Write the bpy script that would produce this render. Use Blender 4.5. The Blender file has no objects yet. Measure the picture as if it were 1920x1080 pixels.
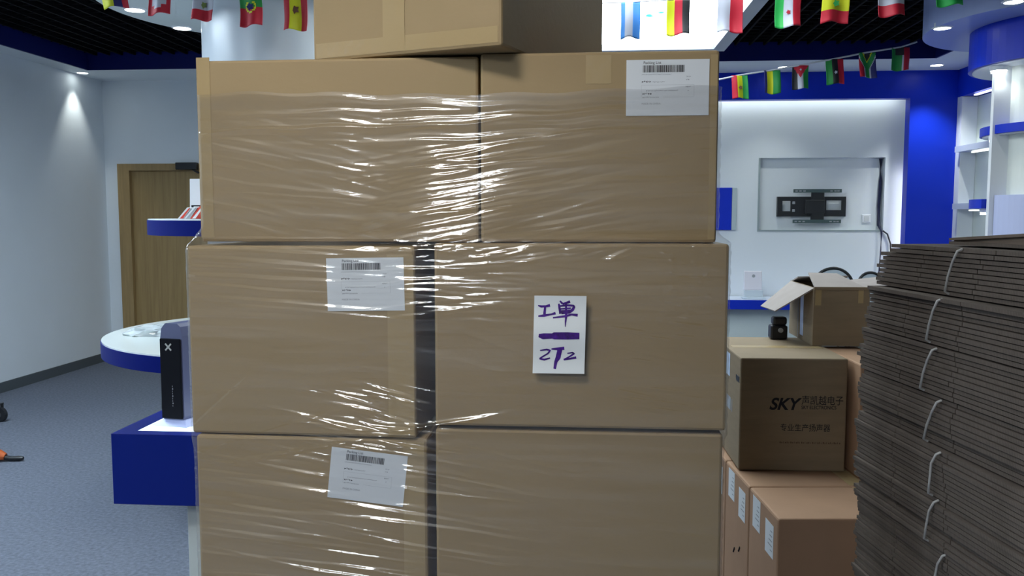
import bpy, bmesh, math, random
import numpy as np
from mathutils import Vector, Matrix
random.seed(7)
SC = bpy.context.scene
COL = SC.collection
PI = math.pi

# ------------------------------------------------------------------ camera, world, exposure
cam_d = bpy.data.cameras.new('camera')
cam_d.sensor_width = 36.0
cam_d.lens = 30.0
cam_d.clip_start = 0.05
cam = bpy.data.objects.new('camera', cam_d)
COL.objects.link(cam)
cam.location = (0, 0, 1.55)
cam.rotation_euler = (math.radians(90 - 4.86), 0, math.radians(4.59))
SC.camera = cam

world = bpy.data.worlds.new('world')
SC.world = world
world.use_nodes = True
world.node_tree.nodes['Background'].inputs[0].default_value = (0.55, 0.68, 0.9, 1)
world.node_tree.nodes['Background'].inputs[1].default_value = 0.06

SC.view_settings.view_transform = 'Standard'
SC.view_settings.look = 'None'
SC.view_settings.exposure = 0.0
SC.view_settings.gamma = 1.0
SC.view_settings.use_curve_mapping = False
SC.cycles.use_denoising = True
SC.cycles.max_bounces = 8
SC.cycles.transparent_max_bounces = 12
SC.cycles.caustics_reflective = False
SC.cycles.caustics_refractive = False
SC.cycles.sample_clamp_indirect = 6.0

# strengths of the place's lamps and of the added side fill (built as fittings further down)
COOL = (0.74, 0.89, 1.0)
LAMP_FRONT = 28.0      # square ceiling lamp left of and behind the camera
LAMP_NEAR = 60.0       # smaller ceiling lamp in front of the cartons
FILL_SIDE = 40.0       # two added, unseen panels that brighten the left of the room
CEILING_BOX = 6.0      # luminous ceiling picture over the showroom
DOWN_W = 16.0          # recessed downlights, watts
COVE_W = 1.0


# ------------------------------------------------------------------ materials
def _nodes(name):
    m = bpy.data.materials.new(name)
    m.use_nodes = True
    return m, m.node_tree.nodes, m.node_tree.links


def M(name, col, rough=0.6, var=0.0, scale=8.0, bump=0.0, bscale=60.0, metal=0.0, spec=0.5,
      stretch=(1, 1, 1), coat=0.0):
    m, n, l = _nodes(name)
    b = n['Principled BSDF']
    b.inputs['Base Color'].default_value = (*col, 1)
    b.inputs['Roughness'].default_value = rough
    b.inputs['Metallic'].default_value = metal
    b.inputs['Specular IOR Level'].default_value = spec
    b.inputs['Coat Weight'].default_value = coat
    if var or bump:
        tc = n.new('ShaderNodeTexCoord')
        mp = n.new('ShaderNodeMapping')
        mp.inputs['Scale'].default_value = stretch
        l.new(tc.outputs['Object'], mp.inputs[0])
    if var:
        no = n.new('ShaderNodeTexNoise')
        no.inputs['Scale'].default_value = scale
        no.inputs['Detail'].default_value = 6
        l.new(mp.outputs[0], no.inputs[0])
        r = n.new('ShaderNodeValToRGB')
        r.color_ramp.elements[0].position = 0.3
        r.color_ramp.elements[1].position = 0.7
        r.color_ramp.elements[0].color = (*[c * (1 - var) for c in col], 1)
        r.color_ramp.elements[1].color = (*[min(1, c * (1 + var)) for c in col], 1)
        l.new(no.outputs[0], r.inputs[0])
        l.new(r.outputs[0], b.inputs['Base Color'])
    if bump:
        n2 = n.new('ShaderNodeTexNoise')
        n2.inputs['Scale'].default_value = bscale
        n2.inputs['Detail'].default_value = 3
        l.new(mp.outputs[0], n2.inputs[0])
        bp = n.new('ShaderNodeBump')
        bp.inputs['Strength'].default_value = bump
        bp.inputs['Distance'].default_value = 0.01
        l.new(n2.outputs[0], bp.inputs['Height'])
        l.new(bp.outputs[0], b.inputs['Normal'])
    return m


def EM(name, col, strength):
    m, n, l = _nodes(name)
    b = n['Principled BSDF']
    b.inputs['Base Color'].default_value = (0.8, 0.8, 0.8, 1)
    b.inputs['Emission Color'].default_value = (*col, 1)
    b.inputs['Emission Strength'].default_value = strength
    return m


def film_mat():
    m, n, l = _nodes('stretch_film')
    n.remove(n['Principled BSDF'])
    out = n['Material Output']
    tr = n.new('ShaderNodeBsdfTransparent')
    tr.inputs[0].default_value = (0.985, 0.985, 0.985, 1)
    gl = n.new('ShaderNodeBsdfGlossy')
    gl.inputs['Color'].default_value = (1, 1, 1, 1)
    gl.inputs['Roughness'].default_value = 0.085
    tc = n.new('ShaderNodeTexCoord')
    mp = n.new('ShaderNodeMapping')
    mp.inputs['Scale'].default_value = (3, 3, 130)
    l.new(tc.outputs['Object'], mp.inputs[0])
    no = n.new('ShaderNodeTexNoise')
    no.inputs['Scale'].default_value = 1.0
    no.inputs['Detail'].default_value = 4
    l.new(mp.outputs[0], no.inputs[0])
    bp = n.new('ShaderNodeBump')
    bp.inputs['Strength'].default_value = 0.45
    bp.inputs['Distance'].default_value = 0.0018
    l.new(no.outputs[0], bp.inputs['Height'])
    l.new(bp.outputs[0], gl.inputs['Normal'])
    lw = n.new('ShaderNodeFresnel')
    lw.inputs['IOR'].default_value = 1.5
    mul = n.new('ShaderNodeMath')
    mul.operation = 'MULTIPLY_ADD'
    mul.inputs[1].default_value = 0.75
    mul.inputs[2].default_value = 0.10
    l.new(lw.outputs[0], mul.inputs[0])
    mn = n.new('ShaderNodeMath')
    mn.operation = 'MINIMUM'
    mn.inputs[1].default_value = 0.22
    l.new(mul.outputs[0], mn.inputs[0])
    mul = mn
    gl2 = n.new('ShaderNodeBsdfGlossy')
    gl2.inputs['Roughness'].default_value = 0.36
    gls = n.new('ShaderNodeMixShader')
    gls.inputs[0].default_value = 0.36
    l.new(gl.outputs[0], gls.inputs[1])
    l.new(gl2.outputs[0], gls.inputs[2])
    mx = n.new('ShaderNodeMixShader')
    l.new(mul.outputs[0], mx.inputs[0])
    l.new(tr.outputs[0], mx.inputs[1])
    l.new(gls.outputs[0], mx.inputs[2])
    # faint milky haze, thicker where the layers overlap
    df = n.new('ShaderNodeBsdfDiffuse')
    df.inputs[0].default_value = (0.80, 0.84, 0.9, 1)
    mp2 = n.new('ShaderNodeMapping')
    mp2.inputs['Scale'].default_value = (1.2, 1.2, 22)
    l.new(tc.outputs['Object'], mp2.inputs[0])
    n3 = n.new('ShaderNodeTexNoise')
    n3.inputs['Scale'].default_value = 1.6
    n3.inputs['Detail'].default_value = 5
    l.new(mp2.outputs[0], n3.inputs[0])
    mr = n.new('ShaderNodeMapRange')
    mr.inputs['From Min'].default_value = 0.46
    mr.inputs['From Max'].default_value = 0.72
    mr.inputs['To Min'].default_value = 0.0
    mr.inputs['To Max'].default_value = 0.05
    l.new(n3.outputs[0], mr.inputs[0])
    mx2 = n.new('ShaderNodeMixShader')
    l.new(mr.outputs[0], mx2.inputs[0])
    l.new(mx.outputs[0], mx2.inputs[1])
    l.new(df.outputs[0], mx2.inputs[2])
    l.new(mx2.outputs[0], out.inputs['Surface'])
    return m


def wood_mat():
    m, n, l = _nodes('door_veneer')
    b = n['Principled BSDF']
    tc = n.new('ShaderNodeTexCoord')
    mp = n.new('ShaderNodeMapping')
    mp.inputs['Scale'].default_value = (14, 14, 0.7)
    l.new(tc.outputs['Object'], mp.inputs[0])
    no = n.new('ShaderNodeTexNoise')
    no.inputs['Scale'].default_value = 2.2
    no.inputs['Detail'].default_value = 8
    no.inputs['Distortion'].default_value = 0.6
    l.new(mp.outputs[0], no.inputs[0])
    r = n.new('ShaderNodeValToRGB')
    r.color_ramp.elements[0].position = 0.3
    r.color_ramp.elements[1].position = 0.75
    r.color_ramp.elements[0].color = (0.27, 0.175, 0.07, 1)
    r.color_ramp.elements[1].color = (0.38, 0.26, 0.11, 1)
    l.new(no.outputs[0], r.inputs[0])
    l.new(r.outputs[0], b.inputs['Base Color'])
    b.inputs['Roughness'].default_value = 0.5
    return m


def edge_mat():
    """corrugated board seen on its cut edge: fine flutes between two liners"""
    m, n, l = _nodes('corrugated_edge')
    b = n['Principled BSDF']
    tc = n.new('ShaderNodeTexCoord')
    wv = n.new('ShaderNodeTexWave')
    wv.wave_type = 'BANDS'
    wv.bands_direction = 'Y'
    wv.inputs['Scale'].default_value = 60
    wv.inputs['Distortion'].default_value = 1.5
    l.new(tc.outputs['Object'], wv.inputs[0])
    no = n.new('ShaderNodeTexNoise')
    no.inputs['Scale'].default_value = 9
    no.inputs['Detail'].default_value = 6
    l.new(tc.outputs['Object'], no.inputs[0])
    mx = n.new('ShaderNodeMath')
    mx.operation = 'MULTIPLY_ADD'
    mx.inputs[1].default_value = 0.35
    l.new(wv.outputs['Fac'], mx.inputs[0])
    l.new(no.outputs[0], mx.inputs[2])
    r = n.new('ShaderNodeValToRGB')
    r.color_ramp.elements[0].position = 0.3
    r.color_ramp.elements[1].position = 1.0
    r.color_ramp.elements[0].color = (0.072, 0.060, 0.053, 1)
    r.color_ramp.elements[1].color = (0.145, 0.122, 0.108, 1)
    l.new(mx.outputs[0], r.inputs[0])
    l.new(r.outputs[0], b.inputs['Base Color'])
    b.inputs['Roughness'].default_value = 0.95
    b.inputs['Specular IOR Level'].default_value = 0.1
    return m


def picture_mat():
    """back-lit ceiling picture, mostly white with a few turquoise leaves"""
    m, n, l = _nodes('ceiling_picture')
    b = n['Principled BSDF']
    tc = n.new('ShaderNodeTexCoord')
    no = n.new('ShaderNodeTexNoise')
    no.inputs['Scale'].default_value = 3.3
    no.inputs['Detail'].default_value = 2
    l.new(tc.outputs['Object'], no.inputs[0])
    r = n.new('ShaderNodeValToRGB')
    r.color_ramp.interpolation = 'EASE'
    r.color_ramp.elements[0].position = 0.64
    r.color_ramp.elements[1].position = 0.70
    r.color_ramp.elements[0].color = (0.88, 0.98, 1.0, 1)
    r.color_ramp.elements[1].color = (0.0, 0.30, 0.42, 1)
    l.new(no.outputs[0], r.inputs[0])
    l.new(r.outputs[0], b.inputs['Emission Color'])
    b.inputs['Emission Strength'].default_value = CEILING_BOX
    b.inputs['Base Color'].default_value = (0.8, 0.8, 0.8, 1)
    return m


WHITE = M('white_wall_paint', (0.74, 0.79, 0.84), 0.55, var=0.02, scale=1.5, bump=0.03, bscale=180)
WHITE_GLOSS = M('white_lacquer', (0.78, 0.81, 0.86), 0.32)
BASEB = M('grey_baseboard', (0.075, 0.09, 0.10), 0.5)
CARPET = M('grey_carpet', (0.150, 0.168, 0.212), 0.95, var=0.22, scale=55, bump=0.5, bscale=260, spec=0.1)
BLACK_CEIL = M('black_ceiling', (0.006, 0.006, 0.008), 0.8, spec=0.1)
SLAT = M('black_slat', (0.006, 0.006, 0.008), 0.7, spec=0.05)
BLUE = M('royal_blue_paint', (0.003, 0.028, 0.52), 0.40, spec=0.3)
NAVY = M('navy_fascia', (0.002, 0.008, 0.12), 0.5, spec=0.3)
BLUE_LACQ = M('blue_lacquer', (0.002, 0.012, 0.17), 0.35, spec=0.2)
BLUE_RIM = M('blue_shelf_rim', (0.0012, 0.007, 0.13), 0.4, spec=0.06)
DOOR = wood_mat()
FRAME_W = M('door_frame_wood', (0.33, 0.22, 0.095), 0.5, var=0.15, scale=6, stretch=(8, 8, 0.6))
KRAFT = M('kraft_cardboard', (0.342, 0.246, 0.128), 0.62, var=0.03, scale=4, bump=0.05, bscale=45, stretch=(1, 1, 1.5), spec=0.35)
KRAFT_B = M('kraft_cardboard_dull', (0.25, 0.192, 0.127), 0.75, var=0.07, scale=6, bump=0.06, bscale=45, stretch=(1, 1, 7), spec=0.25)
KRAFT_RED = M('kraft_cardboard_reddish', (0.40, 0.245, 0.155), 0.7, var=0.06, scale=5, bump=0.05, bscale=45, spec=0.25)
KRAFT_IN = M('kraft_inside', (0.31, 0.275, 0.262), 0.8, var=0.06, scale=9, spec=0.2)
TAPE = M('brown_packing_tape', (0.40, 0.295, 0.15), 0.3, spec=0.5, bump=0.15, bscale=40)
FILM = film_mat()
PAPER = M('label_paper', (0.72, 0.76, 0.80), 0.5)
NOTE = M('note_paper', (0.74, 0.78, 0.80), 0.6)
INK = M('print_ink', (0.022, 0.022, 0.028), 0.8, spec=0.1)
INK_SOFT = M('print_ink_faint', (0.30, 0.32, 0.36), 0.6)
MARKER = M('purple_marker', (0.048, 0.004, 0.19), 0.5, var=0.5, scale=90)
BOARD = M('grey_brown_board', (0.15, 0.12, 0.10), 0.95, var=0.1, scale=12, spec=0.1)
EDGE = edge_mat()
STRAP = M('grey_plastic_strap', (0.34, 0.34, 0.34), 0.4)
BLACK = M('black_plastic', (0.012, 0.013, 0.016), 0.35)
BLACK_M = M('black_metal', (0.015, 0.017, 0.02), 0.45)
STEEL = M('dark_steel_rail', (0.10, 0.15, 0.15), 0.4, metal=0.6)
GREY_P = M('grey_plastic', (0.35, 0.37, 0.40), 0.4)
SLATEBLUE = M('slate_blue_plastic', (0.10, 0.115, 0.22), 0.35)
ORANGE = M('orange_plastic', (0.55, 0.12, 0.03), 0.45)
GOLD = M('gold_plaque', (0.62, 0.34, 0.04), 0.3, var=0.1, scale=20)
WALNUT = M('walnut_edge', (0.09, 0.045, 0.02), 0.4)
PINK = M('pale_pink_print', (0.72, 0.55, 0.52), 0.5)
RED_P = M('red_leaflet', (0.60, 0.05, 0.03), 0.4)
LENS = EM('lamp_lens', (0.92, 1.0, 0.97), 14.0)
LENS_B = EM('bright_shelf_lamp', (0.93, 1.0, 0.97), 9.0)
PICT = picture_mat()
GLOWTOP = EM('lit_display_top', (0.75, 0.95, 1.0), 0.9)
LAMP_A = EM('lamp_diffuser_large', (0.90, 0.96, 1.0), LAMP_FRONT)
LAMP_B = EM('lamp_diffuser_small', (1.0, 0.97, 0.90), LAMP_NEAR)
ADDED_FILL = EM('added_fill_diffuser', COOL, FILL_SIDE)
LED = EM('led_strip', (0.95, 1.0, 0.74), 11.0)
LED_S = EM('led_strip_side', (1.0, 0.98, 0.82), 9.0)
FL = {
    'red': M('flag_red', (0.48, 0.008, 0.03), 0.6), 'yellow': M('flag_yellow', (0.58, 0.62, 0.01), 0.6),
    'green': M('flag_green', (0.012, 0.25, 0.05), 0.6), 'lime': M('flag_bright_green', (0.02, 0.42, 0.08), 0.6),
    'white': M('flag_white', (0.46, 0.48, 0.58), 0.6), 'blue': M('flag_blue', (0.008, 0.012, 0.13), 0.6),
    'sky': M('flag_sky_blue', (0.06, 0.26, 0.70), 0.6), 'black': M('flag_black', (0.01, 0.012, 0.016), 0.6),
    'brown': M('flag_emblem_brown', (0.12, 0.05, 0.02), 0.6), 'olive': M('flag_emblem_olive', (0.14, 0.20, 0.04), 0.6),
}
CORD = M('white_bunting_cord', (0.55, 0.58, 0.66), 0.6)


# ------------------------------------------------------------------ mesh helpers
class MB:
    """collects shapes that become ONE mesh object"""

    def __init__(s):
        s.v = []
        s.f = []
        s.m = []
        s.smooth = []

    def add(s, vs, fs, mi=0, smooth=False):
        k = len(s.v)
        s.v += [tuple(p) for p in vs]
        for f in fs:
            s.f.append([i + k for i in f])
            s.m.append(mi)
            s.smooth.append(smooth)
        return s

    def box(s, x0, x1, y0, y1, z0, z1, mi=0):
        vs = [(x, y, z) for z in (z0, z1) for y in (y0, y1) for x in (x0, x1)]
        return s.add(vs, [(0, 2, 3, 1), (4, 5, 7, 6), (0, 1, 5, 4), (2, 6, 7, 3), (0, 4, 6, 2), (1, 3, 7, 5)], mi)

    def rbox(s, x0, x1, y0, y1, z0, z1, r=0.006, seg=2, mi=0):
        bm = bmesh.new()
        bmesh.ops.create_cube(bm, size=1)
        for v in bm.verts:
            v.co = Vector(((x0 + x1) / 2 + v.co.x * (x1 - x0), (y0 + y1) / 2 + v.co.y * (y1 - y0),
                           (z0 + z1) / 2 + v.co.z * (z1 - z0)))
        bmesh.ops.bevel(bm, geom=bm.edges[:], offset=r, segments=seg, affect='EDGES', profile=0.5)
        bm.verts.index_update()
        s.add([v.co[:] for v in bm.verts], [[v.index for v in f.verts] for f in bm.faces], mi, False)
        bm.free()
        return s

    def cyl(s, cx, cy, z0, z1, r0, r1=None, n=24, mi=0, caps=True, a0=0.0, smooth=True):
        r1 = r0 if r1 is None else r1
        vs = []
        for z, r in ((z0, r0), (z1, r1)):
            vs += [(cx + r * math.cos(a0 + 2 * PI * i / n), cy + r * math.sin(a0 + 2 * PI * i / n), z) for i in range(n)]
        s.add(vs, [(i, (i + 1) % n, n + (i + 1) % n, n + i) for i in range(n)], mi, smooth)
        if caps:
            s.add(vs, [list(range(n))[::-1], list(range(n, 2 * n))], mi)
        return s

    def prism(s, pts, z0, z1, mi=0):
        n = len(pts)
        vs = [(x, y, z0) for x, y in pts] + [(x, y, z1) for x, y in pts]
        return s.add(vs, [list(range(n))[::-1], list(range(n, 2 * n))] +
                     [(i, (i + 1) % n, n + (i + 1) % n, n + i) for i in range(n)], mi)

    def slab(s, a, b, c, d, t, mi=0):
        """a thick panel from four corner points; thickness t along its normal"""
        a, b, c, d = [Vector(p) for p in (a, b, c, d)]
        nrm = (b - a).cross(d - a).normalized() * t
        vs = [a, b, c, d, a + nrm, b + nrm, c + nrm, d + nrm]
        return s.add(vs, [(3, 2, 1, 0), (4, 5, 6, 7), (0, 1, 5, 4), (1, 2, 6, 5), (2, 3, 7, 6), (3, 0, 4, 7)], mi)

    def tube(s, pts, r, n=8, mi=0, closed=False):
        pts = [Vector(p) for p in pts]
        k = len(s.v)
        N = len(pts)
        rs = r if isinstance(r, (list, tuple)) else [r] * N
        up = Vector((0, 0, 1))
        vs = []
        for i, p in enumerate(pts):
            if closed:
                t = (pts[(i + 1) % N] - pts[i - 1]).normalized()
            else:
                t = (pts[min(i + 1, N - 1)] - pts[max(i - 1, 0)]).normalized()
            u = t.cross(up)
            if u.length < 1e-3:
                u = t.cross(Vector((1, 0, 0)))
            u.normalize()
            w = u.cross(t)
            vs += [p + rs[i] * (math.cos(2 * PI * j / n) * u + math.sin(2 * PI * j / n) * w) for j in range(n)]
        fs = []
        for i in range(N if closed else N - 1):
            q = (i + 1) % N
            fs += [(i * n + j, i * n + (j + 1) % n, q * n + (j + 1) % n, q * n + j) for j in range(n)]
        s.add(vs, fs, mi, True)
        if not closed:
            s.add(vs, [list(range(n))[::-1], [(N - 1) * n + j for j in range(n)]], mi)
        return s


def finish(name, mb, mats, parent=None, world=True):
    mats = mats if isinstance(mats, (list, tuple)) else [mats]
    vs = mb.v
    if parent is not None and world:
        mi = Matrix.LocRotScale(parent.location, parent.rotation_euler, None).inverted()
        if parent.parent:
            pp = parent.parent
            mi = mi @ Matrix.LocRotScale(pp.location, pp.rotation_euler, None).inverted()
        vs = [tuple(mi @ Vector(v)) for v in vs]
    me = bpy.data.meshes.new(name)
    me.from_pydata(vs, [], mb.f)
    for m in mats:
        me.materials.append(m)
    me.polygons.foreach_set('material_index', mb.m)
    me.polygons.foreach_set('use_smooth', mb.smooth)
    me.validate()
    me.update()
    o = bpy.data.objects.new(name, me)
    COL.objects.link(o)
    if parent is not None:
        o.parent = parent
    return o


def tag(o, label, cat, group=None):
    o['label'] = label
    o['category'] = cat
    if group:
        o['group'] = group
    return o


def thing(name, label, cat, loc=(0, 0, 0), rotz=0.0, group=None):
    o = bpy.data.objects.new(name, None)
    o.empty_display_size = 0.05
    COL.objects.link(o)
    o.location = loc
    o.rotation_euler = (0, 0, rotz)
    return tag(o, label, cat, group)


def struct(name, mb, mats, parent=None, label=None):
    o = finish(name, mb, mats, parent)
    if parent is None:
        o['kind'] = 'structure'
        if label:
            o['label'] = label
    return o


def text_part(name, body, size, mat, parent, loc, rot=(PI / 2, 0, 0), sx=1.0, shear=0.0, align='LEFT', extrude=0.0002, bold=0.0):
    """flat lettering, local to its parent"""
    c = bpy.data.curves.new(name, 'FONT')
    c.body = body
    c.size = size
    c.shear = shear
    c.align_x = align
    c.extrude = extrude
    c.offset = bold
    o = bpy.data.objects.new(name, c)
    COL.objects.link(o)
    bpy.context.view_layer.update()
    me = bpy.data.meshes.new_from_object(o.evaluated_get(bpy.context.evaluated_depsgraph_get()))
    bpy.data.objects.remove(o)
    bpy.data.curves.remove(c)
    me.name = name
    me.materials.clear()
    me.materials.append(mat)
    o = bpy.data.objects.new(name, me)
    COL.objects.link(o)
    o.parent = parent
    o.location = loc
    o.rotation_euler = rot
    o.scale = (sx, 1, 1)
    return o


def spot(name, parent, loc, watts, angle=80, blend=0.6, col=(0.95, 1.0, 0.93), size=0.03, rot=(0, 0, 0)):
    d = bpy.data.lights.new(name, 'SPOT')
    d.energy = watts
    d.color = col
    d.spot_size = math.radians(angle)
    d.spot_blend = blend
    d.shadow_soft_size = size
    o = bpy.data.objects.new(name, d)
    COL.objects.link(o)
    o.parent = parent
    o.location = loc
    o.rotation_euler = rot
    return o


# ================================================================== THE ROOM
XL, XR, YB, YF = -5.06, 3.67, 8.8, -3.0
HS, HC = 2.966, 3.10            # soffit and slatted ceiling heights
struct('floor', MB().box(XL - 0.1, XR + 0.1, YF - 0.1, YB + 0.5, -0.1, 0), CARPET)
struct('wall_left', MB().box(XL - 0.1, XL, YF, YB, 0, HC + 0.2), WHITE)
struct('wall_front', MB().box(XL - 0.1, XR + 0.1, YF - 0.1, YF, 0, HC + 0.2), M('dark_grey_front_wall', (0.16, 0.17, 0.20), 0.7))
# back wall, white half (with the door opening) ------------------------------
DX0, DX1, DZ = -4.80, -3.90, 2.036
wb = MB()
wb.box(XL - 0.1, DX0, YB, YB + 0.12, 0, HC + 0.2)
wb.box(DX1, -0.6, YB, YB + 0.12, 0, HC + 0.2)
wb.box(DX0, DX1, YB, YB + 0.12, DZ, HC + 0.2)
struct('wall_back', wb, WHITE)
# back wall, blue half with the lit white recess ------------------------------
RX0, RX1, RZ1 = 0.1, 3.221, 2.70
fb = MB()
fb.box(-0.6, RX0, YB, YB + 0.12, 0, HC + 0.2)
fb.box(RX1, XR + 0.1, YB, YB + 0.12, 0, HC + 0.2)
fb.box(RX0, RX1, YB, YB + 0.12, RZ1, HC + 0.2)
struct('wall_back_blue', fb, BLUE)
NX0, NX1, NZ0, NZ1 = 1.837, 3.092, 1.397, 2.14
rc = MB()
YR = YB + 0.25
rc.box(RX0, NX0, YR, YR + 0.15, 0, RZ1)
rc.box(NX1, RX1, YR, YR + 0.15, 0, RZ1)
rc.box(NX0, NX1, YR, YR + 0.15, 0, NZ0)
rc.box(NX0, NX1, YR, YR + 0.15, NZ1, RZ1)
rc.box(NX0, NX1, YR + 0.07, YR + 0.15, NZ0, NZ1)
rc.box(RX0 - 0.1, RX1 + 0.1, YR, YR + 0.15, RZ1, RZ1 + 0.1)
rc.box(RX1, RX1 + 0.1, YR, YR + 0.15, 0, RZ1)
rc.box(RX0 - 0.1, RX0, YR, YR + 0.15, 0, RZ1)
rc.box(RX0 - 0.18, RX1 + 0.18, YB + 0.12, YR + 0.15, RZ1 + 0.1, RZ1 + 0.14)
rc.box(RX1 + 0.1, RX1 + 0.18, YB + 0.12, YR + 0.15, 0, RZ1 + 0.1)
rc.box(RX0 - 0.18, RX0 - 0.1, YB + 0.12, YR + 0.15, 0, RZ1 + 0.1)
struct('wall_back_recess', rc, WHITE)
# thin dark shadow-gap lining of the screen niche
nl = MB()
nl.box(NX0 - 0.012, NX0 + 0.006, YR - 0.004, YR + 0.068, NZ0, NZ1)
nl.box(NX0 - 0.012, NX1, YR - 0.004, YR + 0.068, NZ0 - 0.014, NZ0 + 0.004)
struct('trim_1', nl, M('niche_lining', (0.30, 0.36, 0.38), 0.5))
# right wall with display shelves ----------------------------------------------
struct('wall_right', MB().box(XR + 0.22, XR + 0.32, YF, YB, 0, HC + 0.2)
       .box(XR, XR + 0.22, YF, 4.2, 0, HC + 0.2).box(XR, XR + 0.22, 8.72, YB, 0, HC + 0.2), WHITE)
struct('wall_right_header', MB().box(XR - 0.002, XR + 0.22, 4.2, 8.80, 2.70, HC + 0.2), BLUE)

# baseboards
struct('baseboard_left', MB().box(XL, XL + 0.015, YF, YB - 0.015, 0, 0.09), BASEB)
struct('baseboard_back', MB().box(XL, DX0 - 0.118, YB - 0.015, YB, 0, 0.09).box(DX1 + 0.118, RX0, YB - 0.015, YB, 0, 0.09), BASEB)

# soffit ring
SXL, SXR, SY = -4.83, 3.20, 8.15
so = MB()
so.box(XL, SXL, YF, SY, HS, HS + 0.05)
so.box(XL, XR, SY, YB, HS, HS + 0.05)
so.box(SXR, XR, YF, SY, HS, HS + 0.05)
struct('ceiling_soffit', so, WHITE)
fa = MB()
fa.box(SXL, SXL + 0.02, YF, SY - 0.02, HS, HC + 0.2)
fa.box(SXL, SXR, SY - 0.02, SY, HS, HC + 0.2)
fa.box(SXR - 0.02, SXR, YF, SY - 0.02, HS, HC + 0.2)
struct('trim_2', fa, NAVY)
# slatted black ceiling
ceil = struct('ceiling', MB().box(XL - 0.1, XR + 0.32, YF - 0.1, YB + 0.5, HC + 0.2, HC + 0.3), BLACK_CEIL)
sl_me = None
x = SXL + 0.12
while x < SXR - 0.05:
    if sl_me is None:
        o = finish('ceiling_slat', MB().box(-0.009, 0.009, YF + 0.02, SY - 0.03, HC, HC + 0.09), SLAT, ceil)
        sl_me = o.data
    else:
        o = bpy.data.objects.new('ceiling_slat', sl_me)
        COL.objects.link(o)
        o.parent = ceil
    o.location = (x, 0, 0)
    x += 0.13
cs = MB()
y = 2.6
while y < SY - 0.05:
    cs.box(SXL + 0.03, SXR - 0.03, y - 0.006, y + 0.006, HC + 0.02, HC + 0.07)
    y += 0.13
o = finish('ceiling_cross_slats', cs, SLAT, ceil)
o['kind'] = 'stuff'

# door -------------------------------------------------------------------------
dr = struct('door_1', MB().rbox(DX0 + 0.006, DX1 - 0.006, YB + 0.03, YB + 0.07, 0.006, DZ - 0.005, 0.003, 1), DOOR)
fr = MB()
for a, b, c, d in ((DX0 - 0.118, DX0 + 0.012, 0, DZ - 0.012), (DX1 - 0.012, DX1 + 0.118, 0, DZ - 0.012)):
    fr.box(a, b, YB - 0.018, YB + 0.03, c, d)
fr.box(DX0 - 0.118, DX1 + 0.118, YB - 0.018, YB + 0.03, DZ - 0.012, DZ + 0.06)
finish('door_frame', fr, FRAME_W, dr)
hd = MB().tube([(DX1 - 0.09, YB + 0.03, 1.02), (DX1 - 0.09, YB - 0.03, 1.02), (DX1 - 0.22, YB - 0.03, 1.02)], 0.010)
hd.rbox(DX1 - 0.12, DX1 - 0.06, YB + 0.018, YB + 0.03, 0.90, 1.10, 0.004, 1)
finish('door_handle', hd, GREY_P, dr)
dc = thing('door_closer', 'black door closer box at the top of the wooden door', 'door closer', (-4.20, YB - 0.05, 2.06))
finish('closer_body', MB().rbox(-4.25, -4.02, YB - 0.075, YB - 0.019, 2.03, 2.105, 0.006), BLACK, dc)
finish('closer_arm', MB().tube([(-4.07, YB - 0.05, 2.03), (-4.0, YB - 0.10, 2.00), (-3.94, YB - 0.03, 1.99)], 0.010), BLACK, dc)


# ================================================================== LAMPS
def downlight(x, y, z, label, watts=DOWN_W, r=0.055, angle=75, name='downlight', group='recessed downlights', col=(0.95, 1.0, 0.93)):
    t = thing(name, label, 'downlight', (x, y, z), 0, group)
    n = 24
    ring = MB()
    for i in range(n):
        a, b = 2 * PI * i / n, 2 * PI * (i + 1) / n
        q = [(r * k * math.cos(w), r * k * math.sin(w), h) for w in (a, b) for k, h in ((1.0, -0.006), (1.28, 0.0))]
        ring.add([q[0], q[1], q[3], q[2]], [(0, 1, 2, 3)], 0, True)
    ring.cyl(0, 0, -0.006, 0.03, r, n=n, caps=False)
    finish('trim_ring', ring, WHITE_GLOSS, t, world=False)
    finish('lens', MB().cyl(0, 0, -0.004, 0.002, r * 0.98, n=n), LENS, t, world=False)
    spot('beam', t, (0, 0, -0.012), watts, angle, 0.7, col)
    return t


downlight(-4.95, 8.27, HS, 'square glowing downlight in the white soffit over the left wall corner', 24, 0.05, 70)
downlight(-4.95, 4.6, HS, 'downlight in the left soffit just outside the picture', 18)
downlight(1.93, 8.50, HS, 'downlight in the rear soffit above the flag with a red triangle', 24, 0.055, 95)
downlight(3.34, 8.50, HS, 'downlight in the rear soffit beside the blue round canopy', 70, 0.055, 90)
downlight(0.55, 8.45, HS, 'downlight in the rear soffit hidden behind the wrapped cartons', 18)

# luminous ceiling picture
LBX0, LBX1, LBY0, LBY1, LBZ = -0.75, 1.17, 3.2, 7.30, 2.90
lb = thing('ceiling_lightbox', 'large glowing white ceiling lightbox with turquoise leaf picture and grey frame', 'lightbox', (0.06, 5.2, LBZ))
w = 0.10
finish('frame', MB().box(LBX0, LBX0 + w, LBY0, LBY1, LBZ, HC).box(LBX1 - w, LBX1, LBY0, LBY1, LBZ, HC)
       .box(LBX0 + w, LBX1 - w, LBY0, LBY0 + w, LBZ, HC).box(LBX0 + w, LBX1 - w, LBY1 - w, LBY1, LBZ, HC),
       M('lightbox_frame', (0.42, 0.46, 0.54), 0.5), lb)
finish('picture', MB().box(LBX0 + w, LBX1 - w, LBY0 + w, LBY1 - w, LBZ + 0.05, LBZ + 0.07), PICT, lb)


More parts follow.
